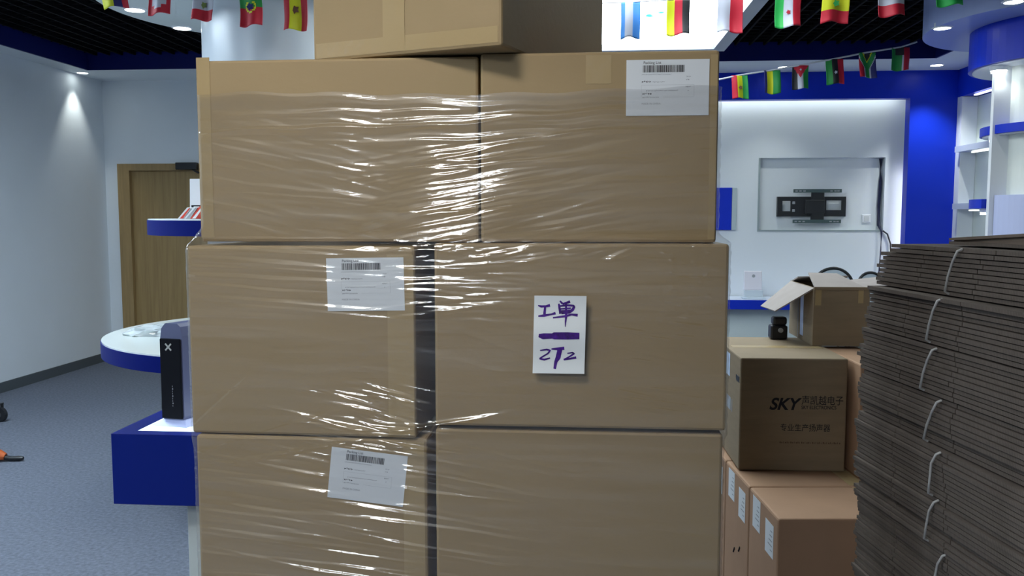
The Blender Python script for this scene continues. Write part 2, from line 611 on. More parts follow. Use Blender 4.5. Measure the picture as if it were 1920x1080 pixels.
def ceiling_panel(name, label, cx, cy, z, sx, sy, mat):
    t = thing(name, label, 'ceiling lamp', (cx, cy, z))
    b = 0.03
    finish('frame', MB().box(-sx / 2 - b, -sx / 2, -sy / 2 - b, sy / 2 + b, 0, 0.07).box(sx / 2, sx / 2 + b, -sy / 2 - b, sy / 2 + b, 0, 0.07)
           .box(-sx / 2, sx / 2, -sy / 2 - b, -sy / 2, 0, 0.07).box(-sx / 2, sx / 2, sy / 2, sy / 2 + b, 0, 0.07), WHITE_GLOSS, t, world=False)
    finish('diffuser', MB().box(-sx / 2, sx / 2, -sy / 2, sy / 2, 0.015, 0.03), mat, t, world=False)
    for q in (-1, 1):
        finish('hanger', MB().tube([(q * sx / 3, 0, 0.03), (q * sx / 3, 0, HC + 0.2 - z)], 0.006), GREY_P, t, world=False)
    return t


ceiling_panel('ceiling_lamp', 'long ceiling lamp above and behind the viewer whose glare streaks the wrap', -0.98, -1.65, 2.97, 0.66, 1.50, LAMP_A)
ceiling_panel('ceiling_lamp', 'small ceiling lamp above the viewer that shadows the overhanging top carton', -0.80, 0.75, 2.97, 0.42, 0.42, LAMP_B)
ceiling_panel('ceiling_lamp', 'added unseen fill panel over the open carpet at left, before the round column', -3.6, 4.2, 2.97, 0.6, 1.2, ADDED_FILL)  # this and the next panel are added out of view to lift left wall and carpet
ceiling_panel('ceiling_lamp', 'added unseen fill panel over the carpet at far left beside the viewer', -3.6, 1.2, 2.97, 0.6, 1.2, ADDED_FILL)

# cove strip lights inside the white recess
cv = thing('cove_strip', 'warm white strip light hidden along the top edge of the white recess', 'strip light', (1.7, YB + 0.14, RZ1))
finish('strip', MB().box(RX0 + 0.02, RX1 - 0.02, YB + 0.122, YB + 0.14, RZ1 + 0.04, RZ1 + 0.055), LED, cv)
cv = thing('cove_strip', 'upright warm white strip light at the right edge of the white recess', 'strip light', (RX1, YB + 0.14, 0.3))
finish('strip', MB().box(RX1 + 0.055, RX1 + 0.07, YB + 0.122, YB + 0.14, 0.3, 2.0), LED_S, cv)


# ================================================================== ROUND DISPLAY COLUMNS
def disc_pts(cx, cy, r, xmax=99, n=72):
    return [(min(xmax, cx + r * math.cos(2 * PI * i / n)), cy + r * math.sin(2 * PI * i / n)) for i in range(n)]


CX, CY = -1.755, 5.0
t = thing('display_column', 'white round column with blue edged circular shelves and a white ceiling disc', 'column', (CX, CY, 0))
finish('shaft', MB().cyl(CX, CY, 0, 2.77, 0.45, n=72), M('column_white', (0.55, 0.60, 0.66), 0.3), t)
finish('ceiling_disc', MB().cyl(CX, CY, 2.77, HC + 0.19, 1.03, n=96), M('disc_white', (0.62, 0.68, 0.70), 0.4), t)
for zt, r in ((0.862, 1.03), (1.532, 0.77)):
    s = finish('shelf', MB().cyl(CX, CY, zt - 0.09, zt - 0.008, r, n=96), BLUE_RIM, t)
    finish('shelf_top', MB().cyl(CX, CY, zt - 0.008, zt, r - 0.004, n=96), M('shelf_top_white', (0.75, 0.80, 0.78), 0.15), s)
for i, (x, y, lab) in enumerate(((-2.652, 5.0, 'left one of two downlights in the white disc around the left column'),
                                 (-2.60, 5.50, 'right one of two downlights in the white disc around the left column'))):
    downlight(x, y, 2.77, lab, 13, 0.055, 110)
downlight(-1.2, 4.3, 2.77, 'downlight in the front of the white disc hidden behind the cartons', 13, 0.055, 110)

CX2, CY2 = 3.14, 5.83
t = thing('display_column', 'round white column with blue canopy and blue shelf rings at right', 'column', (CX2, CY2, 0))
finish('shaft', MB().prism(disc_pts(CX2, CY2, 0.42, XR - 0.02), 0, 2.75), M('warm_lit_white', (0.74, 0.78, 0.75), 0.4), t)
finish('ceiling_disc', MB().prism(disc_pts(CX2, CY2, 0.885, XR - 0.02), 2.75, HC + 0.19), M('disc_pale_blue', (0.34, 0.42, 0.74), 0.4), t)
finish('canopy', MB().prism(disc_pts(CX2, CY2, 0.60, XR - 0.02), 2.50, 2.749), BLUE, t)
finish('canopy_underside', MB().prism(disc_pts(CX2, CY2, 0.575, XR - 0.02), 2.492, 2.50), WHITE_GLOSS, t)
s = finish('shelf_ring', MB().prism(disc_pts(CX2, CY2, 0.515, XR - 0.02), 2.070, 2.125), BLUE, t)
finish('ring_underside', MB().prism(disc_pts(CX2, CY2, 0.50, XR - 0.02), 2.064, 2.070), WHITE_GLOSS, s)


def sector(r0, r1, a0, a1, n=24):
    A_ = [math.radians(a0 + (a1 - a0) * i / n) for i in range(n + 1)]
    return [(CX2 + r1 * math.cos(a), CY2 + r1 * math.sin(a)) for a in A_] + [(CX2 + r0 * math.cos(a), CY2 + r0 * math.sin(a)) for a in A_[::-1]]


finish('shelf_ring', MB().prism(sector(0.42, 0.56, 110, 186), 1.595, 1.655), BLUE, t)
# upright divider fin at the left of the shaft
ang = math.radians(188)
fx, fy = math.cos(ang), math.sin(ang)
px_, py_ = -fy * 0.014, fx * 0.014
finish('divider_fin', MB().prism([(CX2 + 0.35 * fx + px_, CY2 + 0.35 * fy + py_), (CX2 + 0.35 * fx - px_, CY2 + 0.35 * fy - py_),
                                  (CX2 + 0.53 * fx - px_, CY2 + 0.53 * fy - py_), (CX2 + 0.53 * fx + px_, CY2 + 0.53 * fy + py_)], 0.0, 2.491), WHITE_GLOSS, t)
finish('lower_cabinet', MB().prism(sector(0.30, 0.50, 190, 300), 0.0, 1.68), M('lavender_white', (0.50, 0.55, 0.80), 0.45), t)
downlight(2.305, 5.80, 2.75, 'left downlight in the pale blue ceiling disc over the blue canopy', 10, 0.05, 110)
downlight(2.42, 5.13, 2.75, 'upper downlight in the pale blue ceiling disc, cut by the top of the picture', 10, 0.05, 110)


def shelf_lamp(ang_d, rr, z, label, r=0.045, watts=4, ln=LENS_B):
    a = math.radians(ang_d)
    x, y = CX2 + rr * math.cos(a), CY2 + rr * math.sin(a)
    t = thing('shelf_spotlight', label, 'spotlight', (x, y, z), 0, 'spotlights under the round shelves')
    finish('housing', MB().cyl(0, 0, -0.028, 0, r, r * 1.1, n=20), WHITE_GLOSS, t, world=False)
    finish('lens', MB().cyl(0, 0, -0.040, -0.028, r * 0.9, n=20), ln, t, world=False)
    spot('beam', t, (0, 0, -0.05), watts, 140, 0.8)
    return t


shelf_lamp(190, 0.51, 2.492, 'bright spotlight under the blue canopy of the right column', 0.05, 4)
shelf_lamp(262, 0.51, 2.492, 'spotlight under the blue canopy on its right side facing the viewer', 0.04, 5, LENS_B)
shelf_lamp(181, 0.465, 2.064, 'bright spotlight under the upper blue shelf ring of the right column', 0.04, 3)
shelf_lamp(262, 0.465, 2.064, 'spotlight under the upper blue shelf ring above the gold plaque', 0.03, 4)
shelf_lamp(178, 0.50, 1.595, 'spotlight under the short lower blue shelf', 0.03, 2)

# right wall display niches: three shelf boards and a plain white back, lit from above
ws = thing('wall_display_unit', 'white wall display unit with lit shelves beside the blue pillar', 'display unit', (XR, 8.2, 0))
finish('back_panel', MB().box(XR + 0.15, XR + 0.2, 6.4, 8.71, 0.0, 2.695), M('display_back', (0.72, 0.78, 0.74), 0.5), ws)
for z in (2.195, 1.645, 1.09):
    finish('shelf_board', MB().box(XR - 0.05, XR + 0.148, 6.4, 8.70, z - 0.035, z + 0.02), M('shelf_board_paint', (0.52, 0.58, 0.72), 0.4), ws)
finish('side_panel', MB().box(XR + 0.001, XR + 0.148, 8.70, 8.719, 0, 2.695), WHITE_GLOSS, ws)
for z in (2.69, 2.155, 1.605):
    o = finish('light_strip', MB().box(XR + 0.02, XR + 0.05, 6.6, 8.5, z - 0.012, z), EM('shelf_strip', (0.95, 1.0, 0.86), 2.2), ws)

# plaque on the lower right shelf ring and the bottle-green one beside it
def plaque(label, x, y, z, rz, h, wd, face, cat='plaque'):
    t = thing('award_plaque', label, cat, (x, y, z), rz)
    lean = 0.22
    c0, c1 = (-wd / 2, 0, 0.012), (wd / 2, 0, 0.012)
    c2, c3 = (wd / 2, lean * h, h), (-wd / 2, lean * h, h)
    finish('board', MB().slab(c0, c1, c2, c3, 0.016).box(-wd / 2 - 0.005, wd / 2 + 0.005, -0.03, 0.05, 0, 0.014), WALNUT, t, world=False)
    k = 0.07
    q = [Vector(c0).lerp(Vector(c3), 0.06), Vector(c1).lerp(Vector(c2), 0.06), Vector(c1).lerp(Vector(c2), 0.94), Vector(c0).lerp(Vector(c3), 0.94)]
    mid = (q[0] + q[1] + q[2] + q[3]) / 4
    q = [mid + (p - mid) * Vector((0.9, 1, 1)) + Vector((0, -0.018, 0)) for p in q]
    f = finish('plate', MB().slab(*q, 0.002), face, t, world=False)
    r = [mid + (p - mid) * 0.45 + Vector((0.02, -0.0215, -0.02)) for p in q]
    finish('emblem', MB().slab(*r, 0.001), PINK, f, world=False)
    return t


plaque('gold plaque with dark wooden edge leaning on the right shelf ring', 2.825, 5.50, 1.681, math.radians(-35), 0.24, 0.17, GOLD)
plaque('narrow green and yellow plaque behind the right column fin', 3.60, 7.6, 1.667, math.radians(-90), 0.26, 0.16, M('green_plate', (0.25, 0.32, 0.05), 0.4))


# ================================================================== BACK WALL FITTINGS
t = thing('screen_mount', 'black folding screen wall mount with two hole-plated rails in white niche', 'wall mount', (2.38, YR + 0.07, 1.49))
YN = YR + 0.069
pl = MB()
x0, x1, z0, z1 = 2.03, 2.72, 1.539, 1.743
hl = ((2.08, 2.164, 1.594, 1.699), (2.523, 2.676, 1.605, 1.704))
yy0, yy1 = YN - 0.05, YN - 0.035
pl.box(x0, hl[0][0], yy0, yy1, z0, z1).box(hl[0][1], hl[1][0], yy0, yy1, z0, z1).box(hl[1][1], x1, yy0, yy1, z0, z1)
for a, b, c, d in hl:
    pl.box(a, b, yy0, yy1, z0, c).box(a, b, yy0, yy1, d, z1)
pl.box(x0, x0 + 0.02, yy1, YN, z0, z1).box(x1 - 0.02, x1, yy1, YN, z0, z1)
finish('mount_plate', pl, BLACK_M, t)
finish('centre_arm', MB().rbox(2.365, 2.495, YN - 0.075, YN - 0.05, 1.49, 1.82, 0.004, 1).rbox(2.30, 2.50, YN - 0.085, YN - 0.05, 1.57, 1.71, 0.006, 1), BLACK_M, t)
for z in (1.488, 1.800):
    rl = finish('rail', MB().box(2.18, 2.664, YN - 0.086, YN - 0.075, z - 0.016, z + 0.019), STEEL, t)
    for x in (2.21, 2.25, 2.29, 2.56, 2.60, 2.63):
        finish('slot', MB().rbox(x - 0.012, x + 0.012, YN - 0.0875, YN - 0.086, z - 0.006, z + 0.006, 0.0006, 1), GREY_P, rl)
for z in (1.60, 1.68):
    finish('hinge_block', MB().rbox(2.178, 2.205, YN - 0.065, YN - 0.05, z - 0.014, z + 0.014, 0.003, 1), GREY_P, t)

t = thing('wall_socket', 'small white wall socket at lower right of the screen niche', 'socket', (2.94, YN, 1.517))
finish('plate', MB().rbox(2.90, 2.985, YN - 0.010, YN, 1.475, 1.56, 0.003, 1), WHITE_GLOSS, t)
finish('insert', MB().rbox(2.917, 2.968, YN - 0.013, YN - 0.010, 1.49, 1.545, 0.001, 1), M('socket_insert', (0.6, 0.63, 0.66), 0.4), t)

pts = [(3.065, YN - 0.012, 2.13), (3.068, YN - 0.013, 1.9), (3.06, YN - 0.012, 1.65), (3.064, YN - 0.012, 1.45), (3.07, YR - 0.02, 1.39),
       (3.072, YR - 0.015, 1.2), (3.06, YR - 0.015, 0.95), (3.07, YR - 0.015, 0.7)]
tag(finish('power_cable', MB().tube(pts, [0.018, 0.016, 0.016, 0.016, 0.01, 0.006, 0.006, 0.006], 8), M('cable_navy', (0.012, 0.016, 0.06), 0.5)),
    'dark blue cable bundle down the right side of the screen niche', 'cable')
pts = [(3.085, YR - 0.012, 1.395), (3.13, YR - 0.02, 1.36), (3.165, YR - 0.02, 1.26), (3.17, YR - 0.015, 1.1), (3.165, YR - 0.015, 0.75)]
tag(finish('power_cable', MB().tube(pts, 0.008, 8), BLACK), 'thin black cable arching out below the screen niche corner', 'cable')

t = thing('wall_sign', 'small blue panel with pale edge on white recess beside the cartons', 'sign', (1.42, YR, 1.40))
finish('panel', MB().rbox(1.25, 1.556, YR - 0.03, YR - 0.001, 1.40, 1.836, 0.003, 1), BLUE, t)
finish('edge_strip', MB().rbox(1.558, 1.606, YR - 0.03, YR - 0.001, 1.40, 1.836, 0.003, 1), M('sign_edge', (0.45, 0.54, 0.58), 0.4), t)

t = thing('wall_counter', 'white wall counter with royal blue front edge along the recess', 'counter', (1.7, 8.8, 0))
finish('counter_top', MB().box(RX0 + 0.01, 3.06, 8.6, YR - 0.02, 0.700, 0.712), M('counter_white', (0.70, 0.76, 0.92), 0.25), t)
finish('front_edge', MB().box(RX0 + 0.01, 3.06, 8.585, 8.60, 0.62, 0.713), BLUE, t)
finish('base', MB().box(RX0 + 0.05, 3.02, 8.72, YR - 0.02, 0, 0.699), M('counter_base', (0.62, 0.70, 0.72), 0.5), t)

t = thing('router_box', 'upright white device on a clear stand upon the blue edged counter', 'device', (1.74, 8.75, 0.712))
finish('body', MB().rbox(1.645, 1.819, 8.72, 8.76, 0.80, 0.993, 0.006), M('device_white', (0.86, 0.84, 0.92), 0.3), t)
finish('emblem', MB().cyl(0, 0, 0, 0.002, 0.016, n=16), GREY_P, t, world=False).matrix_local = Matrix.Translation((-0.005, -0.0305, 0.232)) @ Matrix.Rotation(PI / 2, 4, 'X')
finish('stand', MB().rbox(1.629, 1.852, 8.67, 8.80, 0.713, 0.735, 0.004).rbox(1.65, 1.83, 8.715, 8.765, 0.735, 0.80, 0.004), M('stand_frost', (0.62, 0.70, 0.78), 0.2), t)


def hoop_chair(label, x, y, rr, ztop, rz):
    t = thing('hoop_back_chair', label, 'chair', (x, y, 0), rz, 'hoop backed chairs at the counter')
    hoop = [(-rr * 1.0, 0, 0.47)] + [(rr * math.cos(a), 0.0, ztop - rr + rr * math.sin(a)) for a in [PI - PI * i / 20 for i in range(21)]] + [(rr, 0, 0.47)]
    b = finish('backrest', MB().tube(hoop, 0.014, 8), BLACK_M, t, world=False)
    pad = [(0.92 * rr * math.cos(a), 0.92 * rr * math.sin(a) + ztop - rr) for a in [PI * i / 20 for i in range(21)]] + [(-0.92 * rr, 0.55), (0.92 * rr, 0.55)]
    vs = [(p, -0.006, q) for p, q in pad] + [(p, 0.006, q) for p, q in pad]
    n = len(pad)
    finish('back_pad', MB().add(vs, [list(range(n)), list(range(n, 2 * n))[::-1]] + [(i, n + i, n + (i + 1) % n, (i + 1) % n) for i in range(n)]),
           M('pad_pale', (0.55, 0.63, 0.70), 0.6), b, world=False)
    finish('seat', MB().rbox(-rr, rr, 0, 0.36, 0.44, 0.48, 0.012), BLACK, t, world=False)
    for a, c in ((-1, 0.02), (1, 0.02), (-1, 0.34), (1, 0.34)):
        finish('leg', MB().tube([(a * rr * 0.85, c, 0.44), (a * rr * 1.0, c + (0.03 if c > 0.1 else -0.03), 0)], 0.011, 8), BLACK_M, t, world=False)
    return t


hoop_chair('chair with black hoop back behind the open carton, the taller hoop', 2.35, 8.15, 0.185, 1.06, 0.0)
hoop_chair('chair with small black hoop back behind the open carton, right hoop', 2.69, 8.16, 0.105, 1.02, 0.0)


# ================================================================== FLAGS
def flag(label, x0, x1, y, zb, zt, paint, emblem=None, tilt=0.0, group='flags on the near bunting'):
    """paint(u, v) gives the colour; u left to right, v top to bottom"""
    t = thing('bunting_flag', label, 'flag', ((x0 + x1) / 2, y, zt), 0, group)
    keys = list(FL)
    nx, nz = 24, 18
    wd, h = x1 - x0, zt - zb
    mb = MB()
    ph = random.random() * 6
    def P(u, v):
        return ((u - 0.5) * wd + tilt * v * h, 0.012 * math.sin(ph + u * 7) * (0.3 + v) + 0.02 * v * math.sin(ph * 2 + v * 3), -v * h - 0.006 * math.sin(ph + u * 5) * v)
    vs = [P(i / nx, j / nz) for j in range(nz + 1) for i in range(nx + 1)]
    for j in range(nz):
        for i in range(nx):
            c = paint((i + 0.5) / nx, (j + 0.5) / nz)
            a = j * (nx + 1) + i
            mb.f.append([a, a + nx + 1, a + nx + 2, a + 1])
            mb.m.append(keys.index(c))
            mb.smooth.append(True)
    mb.v = vs
    o = finish('cloth', mb, [FL[k] for k in keys], t, world=False)
    so_ = o.modifiers.new('thickness', 'SOLIDIFY')
    so_.thickness = 0.0015
    if emblem:
        u, v, r, k = emblem
        c = P(u, v)
        q = MB()
        n = 10
        vs = [(c[0] + r * math.cos(2 * PI * i / n) * (1 if i % 2 else 0.6), c[1] - 0.006, c[2] + r * math.sin(2 * PI * i / n) * (1 if i % 2 else 0.6)) for i in range(n)]
        vs2 = [(a, b + 0.002, d) for a, b, d in vs]
        q.add(vs + vs2, [list(range(n))[::-1], list(range(n, 2 * n))] + [(i, (i + 1) % n, n + (i + 1) % n, n + i) for i in range(n)])
        finish('emblem', q, FL[k], t, world=False)
    return t


def vs_(*cols):
    return lambda u, v: cols[min(len(cols) - 1, int(u * len(cols)))]


def hs_(*cols):
    return lambda u, v: cols[min(len(cols) - 1, int(v * len(cols)))]


def swiss(u, v):
    a, b = abs(u - 0.5), abs(v - 0.62)
    return 'white' if (a < 0.17 and b < 0.24) or (a < 0.34 and b < 0.10) else 'red'


NY, NH = 4.2, 0.165
flag('flag in yellow, dark blue and red upright stripes, leftmost at the top edge', -2.401, -2.266, NY, 2.588, 2.588 + NH, lambda u, v: 'yellow' if u < 0.5 else ('blue' if u < 0.75 else 'red'))
flag('red flag with a white cross near the left ceiling disc', -2.156, -2.043, NY, 2.546, 2.546 + NH, swiss)
flag('green white and red flag with an olive emblem, fading paler at left', -1.926, -1.819, NY, 2.511, 2.511 + NH, hs_('green', 'white', 'red'), (0.5, 0.52, 0.018, 'olive'))
flag('flag green above and red below with a yellow ringed crest', -1.692, -1.580, NY, 2.483, 2.483 + NH, lambda u, v: 'yellow' if 0.20 < math.hypot((u - 0.5), (v - 0.42) * 1.6) < 0.27 else ('green' if v < 0.42 else 'red'), (0.5, 0.43, 0.020, 'blue'), 0.03)
flag('flag with upright red, yellow and red stripes beside the top carton', -1.464, -1.346, NY, 2.460, 2.460 + NH, lambda u, v: 'yellow' if 0.25 < u < 0.72 else 'red', (0.48, 0.40, 0.022, 'brown'), -0.02)
flag('white and sky blue striped flag cut by the top carton', 0.185, 0.276, NY, 2.398, 2.398 + NH, lambda u, v: 'sky' if u > 0.62 or u < 0.2 else 'white')
flag('flag with yellow, red and black upright stripes before the lightbox', 0.402, 0.510, NY, 2.407, 2.407 + NH, vs_('yellow', 'red', 'black'))
flag('flag half white and half red hanging before the lightbox edge', 0.640, 0.757, NY, 2.416, 2.416 + NH, vs_('white', 'red'))
flag('flag with upright green, white and red stripes right of the lightbox', 0.907, 1.027, NY, 2.435, 2.435 + NH, vs_('lime', 'white', 'red'), (0.5, 0.58, 0.012, 'red'))
flag('flag with green, yellow and red bands and a green star', 1.122, 1.246, NY, 2.454, 2.454 + NH, hs_('green', 'yellow', 'red'), (0.5, 0.5, 0.018, 'green'))
flag('red, white and red banded flag before the dark slatted ceiling', 1.379, 1.499, NY, 2.475, 2.475 + NH, hs_('red', 'white', 'red'))
flag('green flag with a yellow middle, rightmost on the near bunting', 1.637, 1.757, NY, 2.516, 2.516 + NH, lambda u, v: 'yellow' if abs(u - 0.5) * 1.6 + abs(v - 0.45) * 1.8 < 0.62 else 'lime', (0.5, 0.45, 0.026, 'blue'))
nz_ = [(-2.62, 2.83), (-2.33, 2.768), (-2.1, 2.727), (-1.87, 2.692), (-1.64, 2.664), (-1.40, 2.641), (-0.8, 2.59), (-0.3, 2.57), (0.23, 2.578), (0.456, 2.587),
       (0.70, 2.597), (0.967, 2.616), (1.184, 2.635), (1.44, 2.656), (1.70, 2.697), (2.1, 2.80), (2.35, 2.88)]
tag(finish('bunting_line', MB().tube([(a, NY + 0.004, b - 0.014) for a, b in nz_], 0.003, 6), CORD), 'near bunting cord strung across the room over the cartons', 'cord')


def safrica(u, v):
    # turned on its side: the Y opens upwards
    d = abs(u - 0.5)
    arm = (0.62 - v) * 0.72
    if v > 0.62:
        return 'green' if d < 0.14 else ('white' if d < 0.22 else ('red' if u < 0.5 else 'blue'))
    e = d - arm
    if abs(e) < 0.13:
        return 'green'
    if abs(e) < 0.2:
        return 'white' if e > 0 else 'yellow'
    return ('red' if u < 0.5 else 'blue') if e > 0 else 'black'


def jordan(u, v):
    if v < 0.5 and abs(u - 0.5) < (0.5 - v) * 1.0:
        return 'red'
    return vs_('black', 'white', 'green')(u, v)


FY, g2 = 6.9, 'flags on the far bunting'
flag('small flag with red, yellow and green stripes beside the cartons', 1.165, 1.290, FY, 2.464, 2.640, vs_('red', 'yellow', 'green'), (0.5, 0.55, 0.017, 'brown'), 0.10, g2)
flag('small flag with dark, yellow and green stripes on far bunting', 1.415, 1.539, FY, 2.498, 2.675, lambda u, v: 'blue' if u < 0.15 else ('yellow' if u < 0.55 else 'green'), None, 0.05, g2)
flag('small black, white and green flag with a red triangle', 1.631, 1.755, FY, 2.528, 2.71, jordan, (0.5, 0.18, 0.009, 'white'), 0.0, g2)
flag('small green, black and red flag with a white crescent', 1.880, 2.014, FY, 2.562, 2.755, vs_('green', 'black', 'red'), (0.5, 0.55, 0.014, 'white'), 0.07, g2)
flag('small flag with a green fork, red and blue on far bunting', 2.127, 2.253, FY, 2.608, 2.80, safrica, None, 0.05, g2)
flag('small green and red flag with pale line, rightmost on far bunting', 2.373, 2.506, FY, 2.665, 2.835, lambda u, v: 'black' if 0.2 < u < 0.65 and v < 0.32 else ('green' if u < 0.58 else ('white' if u < 0.65 else 'red')), None, 0.04, g2)
fz = [(0.3, 2.52), (0.8, 2.57), (1.08, 2.612), (1.23, 2.642), (1.48, 2.677), (1.69, 2.712), (1.95, 2.757), (2.19, 2.802), (2.44, 2.838), (2.56, 2.875)]
tag(finish('bunting_line', MB().tube([(a, FY + 0.004, b) for a, b in fz], 0.007, 6), CORD), 'far bunting cord rising to the right in front of the blue wall', 'cord')


# ================================================================== WRAPPED CARTON PILE
def dented(mb, amp, seed):
    """tiny irregularities so that the cartons are not perfect boxes"""
    rnd = random.Random(seed)
    ph = [rnd.random() * 6 for _ in range(6)]
    mb.v = [(x + amp * math.sin(ph[0] + 5 * z + 3 * y), y + amp * math.sin(ph[1] + 4 * x + 4 * z), z + amp * 0.6 * math.sin(ph[2] + 5 * x) * (1 if z > 0.05 else 0))
            for x, y, z in mb.v]
    return mb


def carton(name, label, x0, x1, y0, d, z0, z1, rz=0.0, mat=KRAFT, group=None, cat='carton', seam=True):
    """closed carton; (x0..x1, y0) is its front face"""
    cx = (x0 + x1) / 2
    w_, h = x1 - x0, z1 - z0
    t = thing(name, label, cat, (cx, y0 + d / 2, z0), rz, group)
    finish('body', MB().rbox(-w_ / 2, w_ / 2, -d / 2, d / 2, 0, h, 0.007, 2), mat, t, world=False)
    if seam:
        s = finish('top_tape', MB().box(-0.03, 0.03, -d / 2 + 0.008, d / 2 - 0.008, h, h + 0.0006)
                   .box(-0.03, 0.03, -d / 2 - 0.0007, -d / 2, h - 0.075, h - 0.008), TAPE, t, world=False)
    t['w'], t['d'], t['h'] = w_, d, h
    return t


def tape(t, x0, x1, z0, z1, name='tape_strip'):
    d = t['d']
    return finish(name, MB().box(x0, x1, -d / 2 - 0.0008, -d / 2 - 0.0002, z0, z1), TAPE, t, world=False)


PG = 'wrapped cartons in the pile'
r1l = carton('wrapped_carton', 'wide kraft carton at upper left of the wrapped pile', -0.951, -0.245, 2.082, 0.56, 1.4845, 1.932, math.radians(-0.6), group=PG, seam=False)
r1r = carton('wrapped_carton', 'kraft carton with white label at upper right of the wrapped pile', -0.240, 0.324, 2.068, 0.70, 1.485, 1.936, math.radians(-0.4), group=PG)
r2l = carton('wrapped_carton', 'kraft carton with straight white label, left of the dark gap', -0.973, -0.395, 2.050, 0.70, 1.000, 1.475, math.radians(-1.0), group=PG, seam=False)
r2r = carton('wrapped_carton', 'wide kraft carton carrying the handwritten purple note', -0.354, 0.350, 2.046, 0.56, 1.034, 1.483, group=PG, seam=False)
r3l = carton('wrapped_carton', 'kraft carton with tilted white label at lower left of the pile', -0.970, -0.380, 2.050, 0.70, 0.562, 0.997, math.radians(0.6), group=PG, seam=False)
r3r = carton('wrapped_carton', 'wide kraft carton without label at lower right of the pile', -0.355, 0.345, 2.052, 0.56, 0.588, 1.025, group=PG, seam=False)
carton('wrapped_carton', 'hidden bottom carton below the carton with tilted label', -0.970, -0.380, 2.05, 0.70, 0.142, 0.560, group=PG)
carton('wrapped_carton', 'hidden bottom carton below the wide unlabelled carton', -0.355, 0.345, 2.05, 0.70, 0.142, 0.586, group=PG)
# tapes seen through the film
tape(r1l, -0.352, -0.318, 0.01, 0.455)
tape(r1r, 0.262, 0.278, 0.008, 0.44)
tape(r2l, 0.22, 0.285, 0.008, 0.455)
tape(r3l, 0.235, 0.288, 0.008, 0.428)

# top carton, one corner pushed out over the front edge
A = math.radians(20)
tb = thing('top_carton', 'kraft carton lying askew on top, its corner overhanging the pile', 'carton', (-0.183, 1.985, 1.938), 0)
L1, L2 = 0.53, 0.72
ux, uy = (-math.cos(A), math.sin(A)), (math.sin(A) * 1.45, math.cos(A))
ln = math.hypot(*uy)
uy = (uy[0] / ln, uy[1] / ln)
# square up: right face perpendicular to the left one
uy = (math.sin(A), math.cos(A))
mb = MB().rbox(-L1, 0, 0, L2, 0, 0.47, 0.007, 2)
def turn(mb):
    mb.v = [(-x * ux[0] + y * uy[0], -x * ux[1] + y * uy[1], z) for x, y, z in mb.v]
    return mb
finish('body', turn(mb), KRAFT, tb, world=False)
finish('edge_tape', turn(MB().box(-L1 + 0.01, -0.01, -0.0008, -0.0002, 0.008, 0.045)), TAPE, tb, world=False)
finish('tape_strip', turn(MB().box(-0.32, -0.258, -0.0012, -0.0008, 0.008, 0.30)), TAPE, tb, world=False)

# pallet
pt = thing('wooden_pallet', 'wooden pallet below the wrapped pile, under the picture edge', 'pallet', (-0.31, 2.42, 0))
PW = M('pallet_wood', (0.35, 0.24, 0.13), 0.8, var=0.2, scale=6, stretch=(1, 6, 6))
for i in range(6):
    y0 = 2.06 + i * 0.128
    finish('plank', MB().box(-0.96, 0.34, y0, y0 + 0.095, 0.118, 0.140), PW, pt)
for x in (-0.93, -0.36, 0.22):
    finish('bearer', MB().box(x, x + 0.09, 2.06, 2.795, 0.0, 0.1175), PW, pt)


def bars(mb, x0, x1, z0, z1, y, rnd):
    x = x0
    while x < x1:
        w_ = rnd.choice((0.0006, 0.0009, 0.0014, 0.0020))
        mb.box(x, min(x + w_, x1), y - 0.0002, y, z0, z1)
        x += w_ + rnd.choice((0.0006, 0.0009, 0.0012))
    return mb


